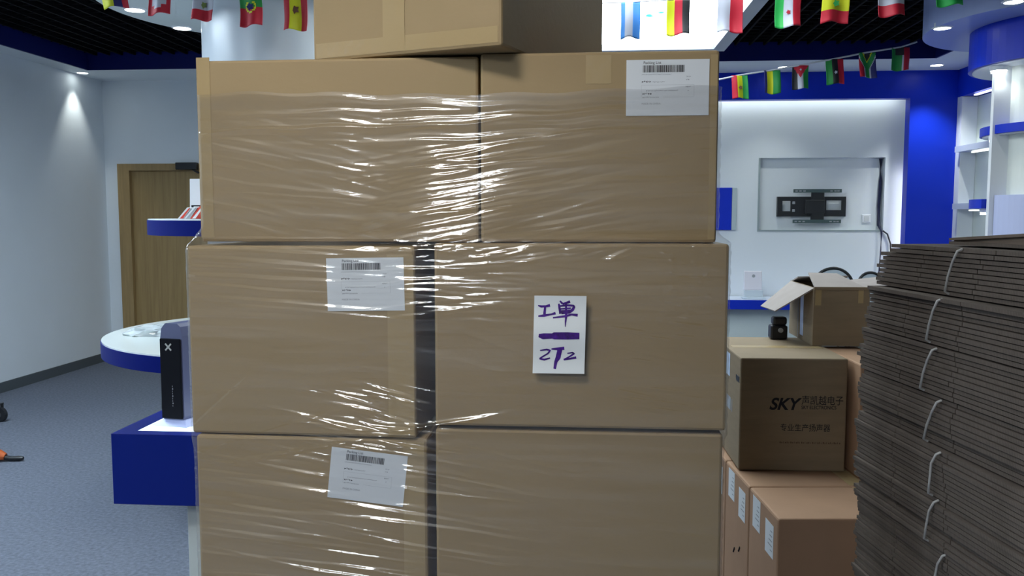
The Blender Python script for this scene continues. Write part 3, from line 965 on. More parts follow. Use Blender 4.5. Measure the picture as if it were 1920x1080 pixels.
def ship_label(car, cx, cz, rot, seed):
    """white shipping label on the front of a carton; cx, cz local to the carton"""
    rnd = random.Random(seed)
    W, H = 0.193, 0.130
    base = finish('shipping_label', MB().box(-W / 2, W / 2, -0.0006, 0, -H / 2, H / 2), PAPER, car, world=False)
    base['label'] = 'white printed shipping label with barcode'
    base.location = (cx, -car['d'] / 2 - 0.0010, cz)
    base.rotation_euler = (0, rot, 0)
    y = -0.0007
    X = lambda u: -W / 2 + u * W
    Zv = lambda v: H / 2 - v * H
    bc = MB()
    rnd2 = random.Random(3)
    bars(bc, X(0.20), X(0.70), Zv(0.225), Zv(0.10), y, rnd2)
    finish('barcode', bc, INK, base, world=False)
    text_part('lettering', 'Packing List', 0.0088, INK, base, (X(0.205), y, Zv(0.075)))
    def row(u0, u1, v, h, mat, seed_):
        """a line of print too small to read: tiny glyph-sized dabs"""
        q = random.Random(seed_)
        mb_, x_ = MB(), X(u0)
        while x_ < X(u1):
            w_ = q.uniform(0.45, 0.8) * h
            lo = q.choice((0, 0, 0.25)) * h
            mb_.box(x_, x_ + w_ * 0.3, y - 0.0001, y, Zv(v) + lo, Zv(v) + h * q.uniform(0.7, 1.0))
            mb_.box(x_ + w_ * 0.3, x_ + w_, y - 0.0001, y, Zv(v) + lo + q.uniform(0.2, 0.5) * h, Zv(v) + lo + h * 0.62)
            x_ += w_ + 0.25 * h
        finish('print_line', mb_, mat, base, world=False)

    row(0.19, 0.55, 0.275, 0.0032, INK_SOFT, 1)
    row(0.19, 0.285, 0.41, 0.0052, INK, 2)
    row(0.31, 0.46, 0.41, 0.0034, INK_SOFT, 3)
    row(0.73, 0.78, 0.32, 0.0042, INK_SOFT, 4)
    row(0.725, 0.765, 0.38, 0.0042, INK_SOFT, 5)
    row(0.24, 0.62, 0.565, 0.0034, INK_SOFT, 6)
    row(0.72, 0.785, 0.50, 0.0040, INK_SOFT, 7)
    row(0.745, 0.76, 0.57, 0.0040, INK_SOFT, 8)
    row(0.20, 0.30, 0.625, 0.0050, INK, 9)
    row(0.20, 0.39, 0.685, 0.0040, INK_SOFT, 10)
    text_part('lettering', 'MADE IN CHINA', 0.0060, INK_SOFT, base, (X(0.19), y, Zv(0.80)))
    fr_ = MB()
    a, b, c, d = X(0.185), X(0.82), Zv(0.67), Zv(0.45)
    e = 0.0003
    fr_.box(a, a + e, y - 0.0001, y, c, d).box(b - e, b, y - 0.0001, y, c, d).box(a, b, y - 0.0001, y, d - e, d).box(X(0.45), b, y - 0.0001, y, c, c + e)
    finish('table_frame', fr_, INK_SOFT, base, world=False)
    return base


ship_label(r1r, 0.204 - 0.042, 1.850 - 1.485, 0.0, 1)
ship_label(r2l, -0.518 + 0.684, 1.382 - 1.0, math.radians(-1.0), 2)
ship_label(r3l, -0.531 + 0.675, 0.899 - 0.562, math.radians(6.2), 3)


# stretch film: one continuous skin around the whole pile -------------------------
def build_film():
    rng = np.random.default_rng(11)
    zt, zb = 1.846, 0.30
    nz = 760
    zz = np.linspace(zt, zb, nz)
    xl_raw = np.where(zz > 1.475, -0.952, np.where(zz > 1.0, -0.9785, -0.9735))
    xr_raw = np.where(zz > 1.480, 0.328, np.where(zz > 1.03, 0.354, 0.349))
    yf_l = np.where(zz > 1.464, 2.0775, np.where(zz > 0.998, 2.0415, 2.0430))
    yf_r = np.where(zz > 1.484, 2.0630, np.where(zz > 1.031, 2.0415, 2.0475))

    def smooth(a, k, lo=True):
        """taut film: stays outside the cartons, bridging the steps"""
        n = int(k / (zt - zb) * nz)
        pad = np.pad(a, n, mode='edge')
        win = np.lib.stride_tricks.sliding_window_view(pad, 2 * n + 1)
        b = win.min(axis=1) if lo else win.max(axis=1)
        ker = np.hanning(2 * n + 3)[1:-1]
        ker /= ker.sum()
        return np.convolve(np.pad(b, n, mode='edge'), ker, mode='valid')

    xl = smooth(xl_raw, 0.03, True)
    xr = smooth(xr_raw, 0.016, False)
    yl = smooth(yf_l, 0.018, True)
    yr = smooth(yf_r, 0.018, True)
    yback = 2.79
    nf, ns, nb = 250, 26, 14
    R = 0.010

    # where the film is stretched from the lower carton's edge up to the upper one it leans back
    def lean(x, z):
        wx = np.exp(-((x + 0.37 - (z - 1.484) * 0.75) / 0.17) ** 4)
        b = 2.038 + np.clip((z - 1.484) / 0.27, -1, 1) * 0.036
        return np.where(z > 1.484, b, 9.0), wx

    # wrinkle height on the front, parameters x (m) and z (m)
    xs = np.linspace(-0.98, 0.36, 420)
    H = np.zeros((nz, len(xs)))
    XX, ZZ = np.meshgrid(xs, zz)

    def wrinkle(x0, z0, ang, L, wd, amp):
        c, s = math.cos(ang), math.sin(ang)
        ext = L * 0.75
        i0, i1 = np.searchsorted(xs, x0 - ext), np.searchsorted(xs, x0 + ext)
        dz = abs(s) * ext + 5 * wd
        j0 = max(0, int((zt - z0 - dz) / (zt - zb) * nz))
        j1 = min(nz, int((zt - z0 + dz) / (zt - zb) * nz) + 1)
        if i1 <= i0 or j1 <= j0:
            return
        X, Z = XX[j0:j1, i0:i1] - x0, ZZ[j0:j1, i0:i1] - z0
        u, v = X * c + Z * s, -X * s + Z * c
        v = v + 0.10 * (u / max(L, 1e-3)) ** 2 * L * 0.15
        H[j0:j1, i0:i1] += amp * np.exp(-(v / wd) ** 2) * np.exp(-np.clip(np.abs(u) / (L * 0.5), 0, 3) ** 4)

    def field(n, xr_, zr_, ang_m, ang_s, Lr, wr, ar):
        for _ in range(n):
            x0, z0 = rng.uniform(*xr_), rng.uniform(*zr_)
            am = ang_m(x0, z0) if callable(ang_m) else ang_m
            wrinkle(x0, z0, math.radians(am + rng.normal(0, ang_s)), rng.uniform(*Lr), rng.uniform(*wr), rng.uniform(*ar) * rng.choice((1, 1, 1, -0.5)))

    # upper row: gathered bands along the film edge, fanning creases below
    field(16, (-0.75, 0.15), (1.76, 1.84), 1.0, 1.2, (0.5, 1.1), (0.004, 0.008), (0.0010, 0.0024))
    field(40, (-0.42, 0.04), (1.66, 1.84), 2.5, 1.6, (0.2, 0.55), (0.003, 0.006), (0.0014, 0.0030))
    field(120, (-0.44, -0.04), (1.47, 1.74), lambda x, z: 10.0 + 10 * (1.6 - z), 2.5, (0.14, 0.45), (0.0025, 0.0055), (0.0010, 0.0026))
    field(60, (-0.95, -0.45), (1.50, 1.80), lambda x, z: -14.0 + 18 * (x + 0.95), 4.0, (0.18, 0.55), (0.003, 0.007), (0.0005, 0.0014))
    field(50, (-0.02, 0.33), (1.50, 1.80), 5.0, 4.0, (0.15, 0.5), (0.004, 0.008), (0.0004, 0.0011))
    # crease row along the step between upper and middle cartons
    field(46, (-0.46, 0.10), (1.445, 1.50), 12.0, 5.0, (0.04, 0.16), (0.0022, 0.0045), (0.0014, 0.0030))
    field(22, (-0.95, -0.30), (1.455, 1.49), -2.0, 3.0, (0.1, 0.4), (0.003, 0.005), (0.0010, 0.0022))
    # middle row
    field(56, (-0.95, -0.36), (1.30, 1.46), -3.0, 1.6, (0.3, 0.8), (0.003, 0.006), (0.0008, 0.0022))
    field(26, (-0.52, -0.20), (1.30, 1.46), 3.0, 5.0, (0.08, 0.3), (0.0024, 0.005), (0.0012, 0.0028))
    field(34, (-0.95, 0.33), (1.02, 1.32), -4.0, 8.0, (0.15, 0.6), (0.003, 0.007), (0.0003, 0.0010))
    field(26, (-0.30, 0.33), (1.32, 1.47), -2.0, 4.0, (0.1, 0.5), (0.003, 0.007), (0.0004, 0.0011))
    field(50, (-0.64, -0.38), (1.02, 1.13), -12.0, 4.0, (0.04, 0.2), (0.0022, 0.0036), (0.0014, 0.0032))
    field(16, (0.08, 0.30), (1.06, 1.36), -8.0, 3.0, (0.05, 0.14), (0.0022, 0.0036), (0.0016, 0.0032))
    # crossing cords of film at the step between middle and lower cartons
    for x0, z0, a, L in ((-0.78, 1.01, 18, 0.42), (-0.60, 1.035, -13, 0.35), (-0.55, 0.995, 12, 0.7), (-0.70, 0.965, 11, 0.5), (-0.47, 1.005, -9, 0.30),
                         (-0.90, 1.08, 42, 0.25), (-0.40, 1.03, 10, 0.4), (-0.34, 1.04, 8, 0.25)):
        wrinkle(x0, z0, math.radians(a), L, 0.0045, 0.0034)
    field(54, (-0.64, -0.36), (0.965, 1.03), -7.0, 3.0, (0.06, 0.24), (0.0020, 0.0036), (0.0018, 0.0038))
    # lower row
    field(80, (-0.95, -0.36), (0.58, 0.97), -7.0, 2.2, (0.25, 0.8), (0.0028, 0.006), (0.0010, 0.0032))
    field(26, (-0.34, 0.33), (0.62, 0.80), -6.0, 4.0, (0.2, 0.6), (0.004, 0.007), (0.0003, 0.0010))
    field(10, (-0.34, -0.1), (0.80, 0.97), -14.0, 5.0, (0.1, 0.3), (0.003, 0.005), (0.0005, 0.0012))
    # tiny puckers towards the right edge
    field(60, (0.18, 0.35), (1.28, 1.50), 10.0, 40.0, (0.006, 0.022), (0.0022, 0.004), (0.0010, 0.0022))
    # the film lies flat over the stiff paper labels
    for x0, x1, z0, z1, k in ((-0.635, -0.43, 0.825, 0.972, 0.75), (-0.62, -0.44, 1.32, 1.445, 0.5)):
        m_ = np.clip(np.minimum(XX - x0, x1 - XX) / 0.02, 0, 1) * np.clip(np.minimum(ZZ - z0, z1 - ZZ) / 0.015, 0, 1)
        H *= 1 - k * m_
    # loose swell of the skin around the glare
    H += 0.004 * np.exp(-((XX + 0.22) / 0.20) ** 2 - ((ZZ - 1.60) / 0.13) ** 2)
    for _ in range(40):
        fx_, fz_, p1, p2 = rng.uniform(1, 5), rng.uniform(8, 40), rng.uniform(0, 6), rng.uniform(0, 6)
        H += 0.00016 * np.sin(fx_ * XX + fz_ * ZZ + p1) * np.sin(0.6 * fx_ * XX + p2)

    # contour: left side (back to front), front, right side (front to back), back
    cols = []
    V = []
    uf = np.linspace(0, 1, nf)
    for k in range(nz):
        l, r = xl[k], xr[k]
        xf = l + R + (r - l - 2 * R) * uf
        wgt = np.clip((xf + 0.52) / 0.30, 0, 1)
        wgt = wgt * wgt * (3 - 2 * wgt)
        y = yl[k] * (1 - wgt) + yr[k] * wgt
        bz, wx = lean(xf, zz[k])
        y = np.where(bz < y, y + (bz - y) * wx, y)
        h = np.interp(xf, xs, H[k])
        fade = np.clip(np.minimum(xf - l, r - xf) / 0.03, 0, 1)
        yfk = y - np.maximum(h * fade, -0.0012)
        a = np.linspace(0, PI / 2, 5)[1:-1]
        y0, y1 = yfk[0], yfk[-1]
        cl = [(l + R - R * math.cos(t_), y0 + R - R * math.sin(t_)) for t_ in a]
        cr = [(r - R + R * math.sin(t_), y1 + R - R * math.cos(t_)) for t_ in a]
        sl = np.linspace(yback - 0.02, y0 + R, ns)
        sr = np.linspace(y1 + R, yback - 0.02, ns)
        jl = 0.0012 * np.sin(zz[k] * 210 + sl * 9) * np.sin(zz[k] * 63 + sl * 14)
        row = [(l - 0.001 + j, q) for q, j in zip(sl, jl)] + cl + list(zip(xf, yfk)) + cr + [(r + 0.001 - j, q) for q, j in zip(sr, jl[::-1])]
        row += [(r - 0.02 - (r - l - 0.04) * t_, yback) for t_ in np.linspace(0, 1, nb)]
        # ragged upper and lower border
        V.append(row)
    V = np.array(V)
    n = V.shape[1]
    Zc = np.repeat(zz[:, None], n, axis=1)
    wob = 0.006 * np.sin(np.linspace(0, 9, n)) + 0.003 * np.sin(np.linspace(0, 47, n))
    Zc += (np.linspace(1, 0, nz) ** 6)[:, None] * wob[None, :]
    co = np.dstack([V, Zc]).reshape(-1, 3).astype(np.float32)
    idx = np.arange(nz * n).reshape(nz, n)
    q = np.stack([idx[:-1, :], idx[1:, :], np.roll(idx, -1, axis=1)[1:, :], np.roll(idx, -1, axis=1)[:-1, :]], axis=-1).reshape(-1, 4)
    me = bpy.data.meshes.new('stretch_wrap')
    me.vertices.add(len(co))
    me.vertices.foreach_set('co', co.ravel())
    me.loops.add(q.size)
    me.loops.foreach_set('vertex_index', q.ravel().astype(np.int32))
    me.polygons.add(len(q))
    me.polygons.foreach_set('loop_start', np.arange(0, q.size, 4, dtype=np.int32))
    me.polygons.foreach_set('loop_total', np.full(len(q), 4, dtype=np.int32))
    me.polygons.foreach_set('use_smooth', np.ones(len(q), dtype=bool))
    me.update(calc_edges=True)
    me.validate()
    me.materials.append(FILM)
    o = bpy.data.objects.new('stretch_wrap', me)
    COL.objects.link(o)
    return tag(o, 'clear wrinkled stretch film wound around the pile of cartons', 'stretch film')


build_film()

# handwritten note stuck on the film ------------------------------------------------
nt = thing('paper_note', 'white paper note with purple handwriting stuck on the wrapped cartons', 'note', (-0.049, 2.030, 1.1715), 0)
NW, NHt = 0.124, 0.188
nm = MB()
ng = 30
vsn = []
for j in range(ng + 1):
    for i in range(3):
        v = j / ng
        vsn.append((-NW / 2 + NW * i / 2 + 0.004 * (0.5 - v), 0.0025 * math.sin(v * 9.5) - 0.003 * (1 - v) - 0.002, NHt * (1 - v)))
nm.add(vsn, [(j * 3 + i, (j + 1) * 3 + i, (j + 1) * 3 + i + 1, j * 3 + i + 1) for j in range(ng) for i in range(2)], 0, False)
npaper = finish('paper', nm, NOTE, nt, world=False)
sm = npaper.modifiers.new('thickness', 'SOLIDIFY')
sm.thickness = 0.0008
sm.offset = 1


def note_pt(cx, cy):
    u, v = (cx - 222) / 563.0, (cy - 128) / 826.0
    v = min(max(v, 0), 1)
    return Vector((-NW / 2 + NW * u - 0.001, 0.0025 * math.sin(v * 9.5) - 0.003 * (1 - v) - 0.0034, NHt * (1 - v)))


def stroke(name, lines):
    mb = MB()
    for pts in lines:
        P = []
        # resample so that the ink follows the wavy paper
        for a, b in zip(pts[:-1], pts[1:]):
            k = max(2, int(math.hypot(b[0] - a[0], b[1] - a[1]) / 14))
            P += [tuple(a[m] + (b[m] - a[m]) * i / k for m in range(3)) for i in range(k)]
        P.append(pts[-1])
        L, Rr = [], []
        for i, (x, y, w_) in enumerate(P):
            a, b = P[max(i - 1, 0)], P[min(i + 1, len(P) - 1)]
            dx, dy = b[0] - a[0], b[1] - a[1]
            d = math.hypot(dx, dy) or 1
            ox, oy = -dy / d * w_ * 0.58, dx / d * w_ * 0.58
            L.append(note_pt(x + ox, y + oy))
            Rr.append(note_pt(x - ox, y - oy))
        n = len(P)
        bk = Vector((0, 0.0004, 0))
        vs = L + Rr + [p + bk for p in L] + [p + bk for p in Rr]
        fs = []
        for i in range(n - 1):
            fs += [(i, i + 1, n + i + 1, n + i), (2 * n + i, 3 * n + i, 3 * n + i + 1, 2 * n + i + 1)]
        mb.add(vs, fs)
    return finish(name, mb, MARKER, nt, world=False)


stroke('ink_character', [[(275, 233, 10), (310, 243, 22), (360, 240, 18), (405, 230, 26)], [(352, 245, 20), (345, 325, 26)], [(278, 345, 12), (340, 338, 24), (420, 325, 16), (465, 312, 24)]])
stroke('ink_character', [[(512, 182, 14), (540, 212, 20)], [(540, 215, 16), (580, 203, 20), (622, 188, 24)], [(500, 212, 16), (508, 260, 22), (518, 318, 24)],
                         [(500, 238, 14), (590, 228, 18), (660, 232, 18), (665, 245, 24), (650, 275, 26), (615, 300, 28), (530, 312, 20)],
                         [(520, 268, 12), (630, 258, 14)], [(525, 290, 14), (640, 280, 14)], [(437, 360, 12), (560, 345, 20), (640, 325, 18), (705, 332, 26)],
                         [(578, 215, 18), (580, 340, 22), (574, 400, 16), (571, 455, 6)]])
stroke('ink_bar', [[(284, 548, 30), (330, 556, 54), (430, 552, 48), (450, 550, 64), (600, 549, 66), (725, 549, 58)]])
stroke('ink_digit', [[(298, 710, 10), (370, 698, 16), (408, 708, 18), (385, 740, 14), (292, 798, 14)], [(292, 798, 16), (345, 808, 18), (408, 790, 12)]])
stroke('ink_digit', [[(422, 692, 12), (490, 690, 26), (562, 682, 30)], [(515, 690, 44), (495, 780, 46), (470, 830, 30), (458, 905, 24)]])
stroke('ink_digit', [[(595, 738, 10), (650, 728, 14), (668, 738, 18), (620, 772, 14), (556, 806, 14)], [(556, 806, 14), (620, 795, 16), (692, 780, 22)]])


# ================================================================== RIGHT: CARTONS BEHIND THE PILE
RZL = math.radians(5.0)
LG = 'low cartons on the floor'
def low_carton(label, k, dd=0.325):
    # k-th carton counted from the front; left front corner of the row at (0.631, 2.69)
    ox, oy = 0.631 - math.sin(RZL) * dd * k, 2.69 + math.cos(RZL) * dd * k
    t = thing('low_carton', label, 'carton', (ox, oy, 0), RZL, LG)
    finish('body', MB().rbox(0, 0.78, 0.001, dd - 0.003, 0, 0.592, 0.008, 2), KRAFT_RED, t, world=False)
    finish('top_tape', MB().box(0.36, 0.42, 0.008, dd - 0.012, 0.592, 0.5926), TAPE, t, world=False)
    for y0, z0 in ((0.045, 0.44), (0.19, 0.47)):
        lb_ = finish('label_sticker', MB().box(-0.0008, -0.0002, y0, y0 + 0.085, z0, z0 + 0.11), PAPER, t, world=False)
        pr_ = MB()
        for q in range(5):
            pr_.box(-0.0011, -0.0009, y0 + 0.012, y0 + 0.03 + 0.008 * ((q * 3) % 4), z0 + 0.02 + q * 0.016, z0 + 0.024 + q * 0.016)
        finish('print', pr_, INK_SOFT, lb_, world=False)
    hh = MB()
    for y0, z0 in ((0.10, 0.33), (0.17, 0.30)):
        hh.tube([(-0.0002, y0, z0), (-0.0002, y0 + 0.015, z0 - 0.02)], 0.004, 6)
    finish('pen_mark', hh, INK, t, world=False)
    return t


low_carton('reddish brown floor carton nearest the viewer, two labels on its side', 0)
low_carton('reddish brown floor carton second from the front, partly behind the pile', 1)
low_carton('reddish brown floor carton hidden behind under the printed loudspeaker carton', 2)

# printed loudspeaker carton
sk = thing('printed_carton', 'dark printed loudspeaker carton with black logo and Chinese lettering', 'carton', (0.597, 3.2, 0.595), math.radians(1.0))
SW, SD, SH = 0.392, 0.56, 0.427
finish('body', MB().rbox(0, SW, 0, SD, 0, SH, 0.006, 2), KRAFT_B, sk, world=False)
text_part('logo', 'SKY', 0.062, INK, sk, (0.108, -0.0006, 0.234), sx=0.98, shear=0.28, bold=0.0016)
text_part('lettering', '声凯越电子', 0.0375, INK, sk, (0.226, -0.0006, 0.256), sx=0.82)
text_part('lettering', 'SKY ELECTRONICS', 0.0185, INK, sk, (0.226, -0.0006, 0.237), sx=0.82, bold=0.0002)
text_part('lettering', '专业生产扬声器', 0.030, INK, sk, (0.150, -0.0006, 0.155), sx=0.88)
fl_ = MB()
for i in range(34):
    fl_.box(0.15 + i * 0.0066, 0.1545 + i * 0.0066 - 0.0012 * (i % 3), -0.0006, -0.0003, 0.106, 0.1125 - 0.0015 * (i % 2))
finish('print_line', fl_, WALNUT, sk, world=False)
finish('side_label', MB().box(-0.0008, -0.0002, 0.20, 0.38, 0.32, 0.41), M('pale_blue_label', (0.55, 0.66, 0.85), 0.4), sk, world=False)
finish('side_print', MB().box(-0.0008, -0.0002, 0.17, 0.25, 0.19, 0.24).box(-0.0008, -0.0002, 0.14, 0.15, 0.19, 0.24), INK_SOFT, sk, world=False)
finish('hand_hole', MB().rbox(-0.0015, 0.004, 0.015, 0.075, 0.33, 0.352, 0.0005, 1), BLACK, sk, world=False)
finish('top_tape', MB().box(0.02, SW - 0.02, 0.25, 0.31, SH, SH + 0.0006), TAPE, sk, world=False)

nb_ = thing('plain_carton', 'plain brown carton between printed loudspeaker carton and flattened carton stack', 'carton', (1.012, 3.14, 0.595), math.radians(3))
finish('body', MB().rbox(0, 0.33, 0, 0.44, 0, 0.418, 0.006, 2), KRAFT_RED, nb_, world=False)
finish('top_tape', MB().box(0.135, 0.195, 0.008, 0.43, 0.418, 0.4186), TAPE, nb_, world=False)

# open carton with flaps
oc = thing('open_carton', 'open kraft carton with spread flaps standing on the printed carton', 'carton', (0.939, 3.513, 1.0235), 0)
OW, OD, OH, th = 0.22, 0.39, 0.236, 0.005
finish('wall_panel', MB().box(0, OW, 0, th, 0, OH), KRAFT_B, oc, world=False)
finish('wall_panel', MB().box(0, OW, OD - th, OD, 0, OH), KRAFT_B, oc, world=False)
finish('wall_panel', MB().box(0, th, th, OD - th, 0, OH), KRAFT_B, oc, world=False)
finish('wall_panel', MB().box(OW - th, OW, th, OD - th, 0, OH), KRAFT_B, oc, world=False)
finish('bottom_panel', MB().box(th, OW - th, th, OD - th, 0, 0.006), KRAFT_B, oc, world=False)
f1 = finish('left_flap', MB().slab((0.002, 0.004, OH), (0.002, OD - 0.004, OH), (-0.135, OD - 0.03, OH - 0.112), (-0.145, 0.03, OH - 0.098), -0.005), KRAFT_IN, oc, world=False)
finish('front_flap', MB().slab((0.004, 0.002, OH), (OW - 0.015, 0.002, OH), (OW - 0.07, 0.21, OH + 0.045), (0.03, 0.21, OH + 0.048), -0.005), KRAFT_IN, oc, world=False)
finish('rear_flap', MB().slab((0.004, OD - 0.002, OH), (OW - 0.004, OD - 0.002, OH), (OW - 0.02, OD - 0.17, OH + 0.035), (-0.01, OD - 0.17, OH + 0.03), 0.005), KRAFT_IN, oc, world=False)
finish('right_flap', MB().slab((OW - 0.002, 0.0, OH), (OW - 0.002, OD - 0.004, OH), (OW + 0.15, OD - 0.02, OH + 0.02), (OW + 0.15, 0.0, OH + 0.005), 0.005), KRAFT_IN, oc, world=False)
finish('tape_strip', MB().box(0.006, 0.03, -0.0008, -0.0002, 0.165, OH).box(0.175, 0.195, -0.0008, -0.0002, 0.175, OH), TAPE, oc, world=False)
finish('rim_band', MB().box(0.0, OW + 0.03, -0.006, -0.001, OH - 0.008, OH + 0.004), KRAFT_B, oc, world=False)
finish('side_label', MB().box(-0.0008, -0.0002, 0.15, 0.20, 0.02, 0.20), M('blue_white_label', (0.60, 0.72, 0.95), 0.35), oc, world=False)
finish('side_seam', MB().box(-0.0008, -0.0002, 0.235, 0.240, 0.004, 0.19), INK_SOFT, oc, world=False)

bs = thing('small_speaker', 'small black speaker on the printed carton behind the open carton flap', 'speaker', (0.815, 3.68, 1.0235), 0)
finish('body', MB().rbox(-0.005, 0.066, 0, 0.06, 0, 0.060, 0.008, 2), BLACK, bs, world=False)
finish('upper_body', MB().rbox(0.004, 0.064, 0.004, 0.056, 0.060, 0.096, 0.010, 2), BLACK, bs, world=False)
finish('knob', MB().cyl(0, 0, 0, 0.008, 0.010, n=14), GREY_P, bs, world=False).matrix_local = Matrix.Translation((0.035, 0.0, 0.04)) @ Matrix.Rotation(PI / 2, 4, 'X')

# ================================================================== STACK OF FLATTENED CARTONS
SA = math.radians(7.8)
FLEN, FW_ = 0.78, 0.62
PITCH, TH = 0.0121, 0.0098
def sheet_mesh(seed):
    """one flattened carton: two liners folded on each other with a slit along the cut edge"""
    rnd = random.Random(seed)
    mb = MB()
    # local: x from the visible edge (0) to the right, y from far end (0) towards the viewer (negative)
    pts = [(0, rnd.uniform(-0.003, 0.003)), (FW_, 0), (FW_, -FLEN), (0, -FLEN)]
    for yy in (-0.47, -0.22):
        q = yy + rnd.uniform(-0.002, 0.002)
        pts += [(0, q - 0.002), (0.03, q - 0.002), (0.03, q + 0.002), (0, q + 0.002)]
    mb.prism(pts[::-1], 0, TH)
    me = finish('flattened_carton_sheet', mb, [EDGE])
    d = me.data
    bpy.data.objects.remove(me)
    return d


sheet_meshes = [sheet_mesh(i) for i in range(6)]
NB, PER = 12, 10
z = 0.0
rs = random.Random(5)
ord_ = ['lowest', 'second lowest', 'third lowest', 'fourth lowest', 'fifth lowest', 'sixth lowest', 'sixth from the top', 'fifth from the top',
        'fourth from the top', 'third from the top', 'second from the top', 'topmost']
for b in range(NB):
    fx_ = {11: 0.872, 10: 0.838, 9: 0.822, 8: 0.816, 7: 0.812, 6: 0.812}.get(b, 0.822)
    fx_ += rs.uniform(-0.004, 0.004)
    t = thing('flattened_carton_bundle', 'strapped bundle of flattened cartons, %s in the stack at right' % ord_[b], 'carton bundle',
              (fx_, 2.55 + rs.uniform(-0.01, 0.01), z), SA + rs.uniform(-0.012, 0.012), 'bundles of flattened cartons')
    for k in range(PER):
        o = bpy.data.objects.new('sheet', rs.choice(sheet_meshes))
        COL.objects.link(o)
        o.parent = t
        jx = rs.uniform(-0.004, 0.004) + (0.006 * math.sin(k * 0.7 + b))
        jy = rs.uniform(-0.012, 0.010)
        if b == 11:
            jy += 0.03 * rs.random() - (0.05 if k > 7 else 0)
            jx += 0.010 * (k / PER) * rs.uniform(0.0, 1.2)
        o.location = (jx, jy, k * PITCH)
    # strap: a flat tie that bulges slightly off the cut edges
    sy = -0.42 + rs.uniform(-0.03, 0.03) + 0.012 * (b - 8)
    H_ = PER * PITCH
    lean = rs.uniform(0.01, 0.045)
    pts = [(0.000, sy, H_ - 0.004), (-0.013, sy - 0.002, H_ - 0.008), (-0.0155, sy + 0.012, H_ * 0.72), (-0.0165, sy + lean * 0.7, H_ * 0.4), (-0.0150, sy + lean, 0.010), (-0.004, sy + lean, 0.004)]
    finish('strap', MB().tube(pts, 0.0032, 6), STRAP, t, world=False)
    z += H_ + 0.0018
ztop = z
tw = thing('flattened_carton', 'loose dark flattened carton springing open on top of the stack', 'flattened carton', (0.965, 2.33, ztop + 0.001), SA)
finish('lower_panel', MB().box(0, 0.5, -0.6, 0, 0, 0.008), EDGE, tw, world=False)
finish('upper_panel', MB().slab((0.0, 0, 0.0095), (0.5, 0, 0.0095), (0.5, -0.6, 0.045), (0.0, -0.6, 0.045), -0.007), BOARD, tw, world=False)
finish('side_panel', MB().slab((0.012, -0.01, 0.004), (0.012, -0.59, 0.004), (0.012, -0.59, 0.043), (0.012, -0.01, 0.0135), 0.004), BOARD, tw, world=False)

# ================================================================== LEFT: DISPLAY PLINTH AND SPEAKER
dp = thing('display_plinth', 'royal blue display box with lit white top on a slim grey post', 'plinth', (-1.45, 3.2, 0))
finish('box', MB().rbox(-1.745, -1.15, 3.0, 3.415, 0.468, 0.735, 0.002, 1), BLUE_LACQ, dp)
finish('top_frame', MB().box(-1.745, -1.15, 3.0, 3.055, 0.7352, 0.737).box(-1.745, -1.67, 3.055, 3.415, 0.7352, 0.737).box(-1.67, -1.15, 3.36, 3.415, 0.7352, 0.737), BLUE_LACQ, dp)
finish('lit_panel', MB().box(-1.67, -1.15, 3.055, 3.36, 0.7352, 0.7365), GLOWTOP, dp)
finish('post', MB().rbox(-1.508, -1.38, 3.10, 3.23, 0, 0.467, 0.004, 1), M('post_grey', (0.52, 0.56, 0.55), 0.4), dp)
finish('foot_plate', MB().rbox(-1.66, -1.23, 3.0, 3.35, 0, 0.012, 0.003, 1), GREY_P, dp)

sp = thing('tower_speaker', 'slim black and slate blue tower speaker with an X mark on plinth', 'speaker', (-1.572, 3.15, 0.7375), math.radians(-11))
W2, Dp, Ht = 0.047, 0.17, 0.375
def taper(pts):
    return pts
prof = [(-W2 - 0.004, 0.012), (-W2, 0.0), (W2 - 0.004, 0.0), (W2, 0.012), (W2, Ht - 0.05), (W2 - 0.006, Ht - 0.012), (W2 - 0.02, Ht), (-W2 + 0.02, Ht), (-W2 + 0.002, Ht - 0.02), (-W2 - 0.004, Ht - 0.06)]
n = len(prof)
vs = [(x, 0.0, z + 0.022) for x, z in prof] + [(x * 1.0 + 0.03, Dp, z * 1.0 + 0.022) for x, z in prof]
finish('cabinet', MB().add(vs, [list(range(n)), list(range(n, 2 * n))[::-1]] + [(i, n + i, n + (i + 1) % n, (i + 1) % n) for i in range(n)]), SLATEBLUE, sp, world=False)
fp = finish('front_panel', MB().rbox(-W2 - 0.001, W2 - 0.003, -0.010, -0.0005, 0.026, Ht - 0.036, 0.004, 2), M('matte_black_grille', (0.008, 0.009, 0.013), 0.8, spec=0.08), sp, world=False)
fp['label'] = 'black front panel'
xm = MB()
for sgn in (1, -1):
    c_, s_ = math.cos(sgn * PI / 4), math.sin(sgn * PI / 4)
    q = [(-0.018, -0.003), (0.018, -0.003), (0.018, 0.003), (-0.018, 0.003)]
    zc = Ht - 0.068
    pts = [(-0.008 + a * c_ - b * s_, zc + a * s_ + b * c_) for a, b in q]
    vs = [(a, -0.0112, b) for a, b in pts] + [(a, -0.0100, b) for a, b in pts]
    xm.add(vs, [(0, 1, 2, 3), (7, 6, 5, 4), (0, 4, 5, 1), (1, 5, 6, 2), (2, 6, 7, 3), (3, 7, 4, 0)])
finish('x_mark', xm, M('mark_silver', (0.45, 0.47, 0.46), 0.4), fp, world=False)
pm = MB()
for i in range(9):
    pm.box(0.004, 0.0055 + 0.002 * (i % 3 == 1), -0.0112, -0.0101, 0.075 + i * 0.0095, 0.081 + i * 0.0095)
finish('side_print', pm, INK_SOFT, fp, world=False)
vs = [(-0.085, -0.03, 0), (0.075, -0.03, 0), (0.12, 0.19, 0), (-0.03, 0.19, 0), (-0.045, 0.002, 0.022), (0.05, 0.002, 0.022), (0.08, 0.165, 0.022), (-0.015, 0.165, 0.022)]
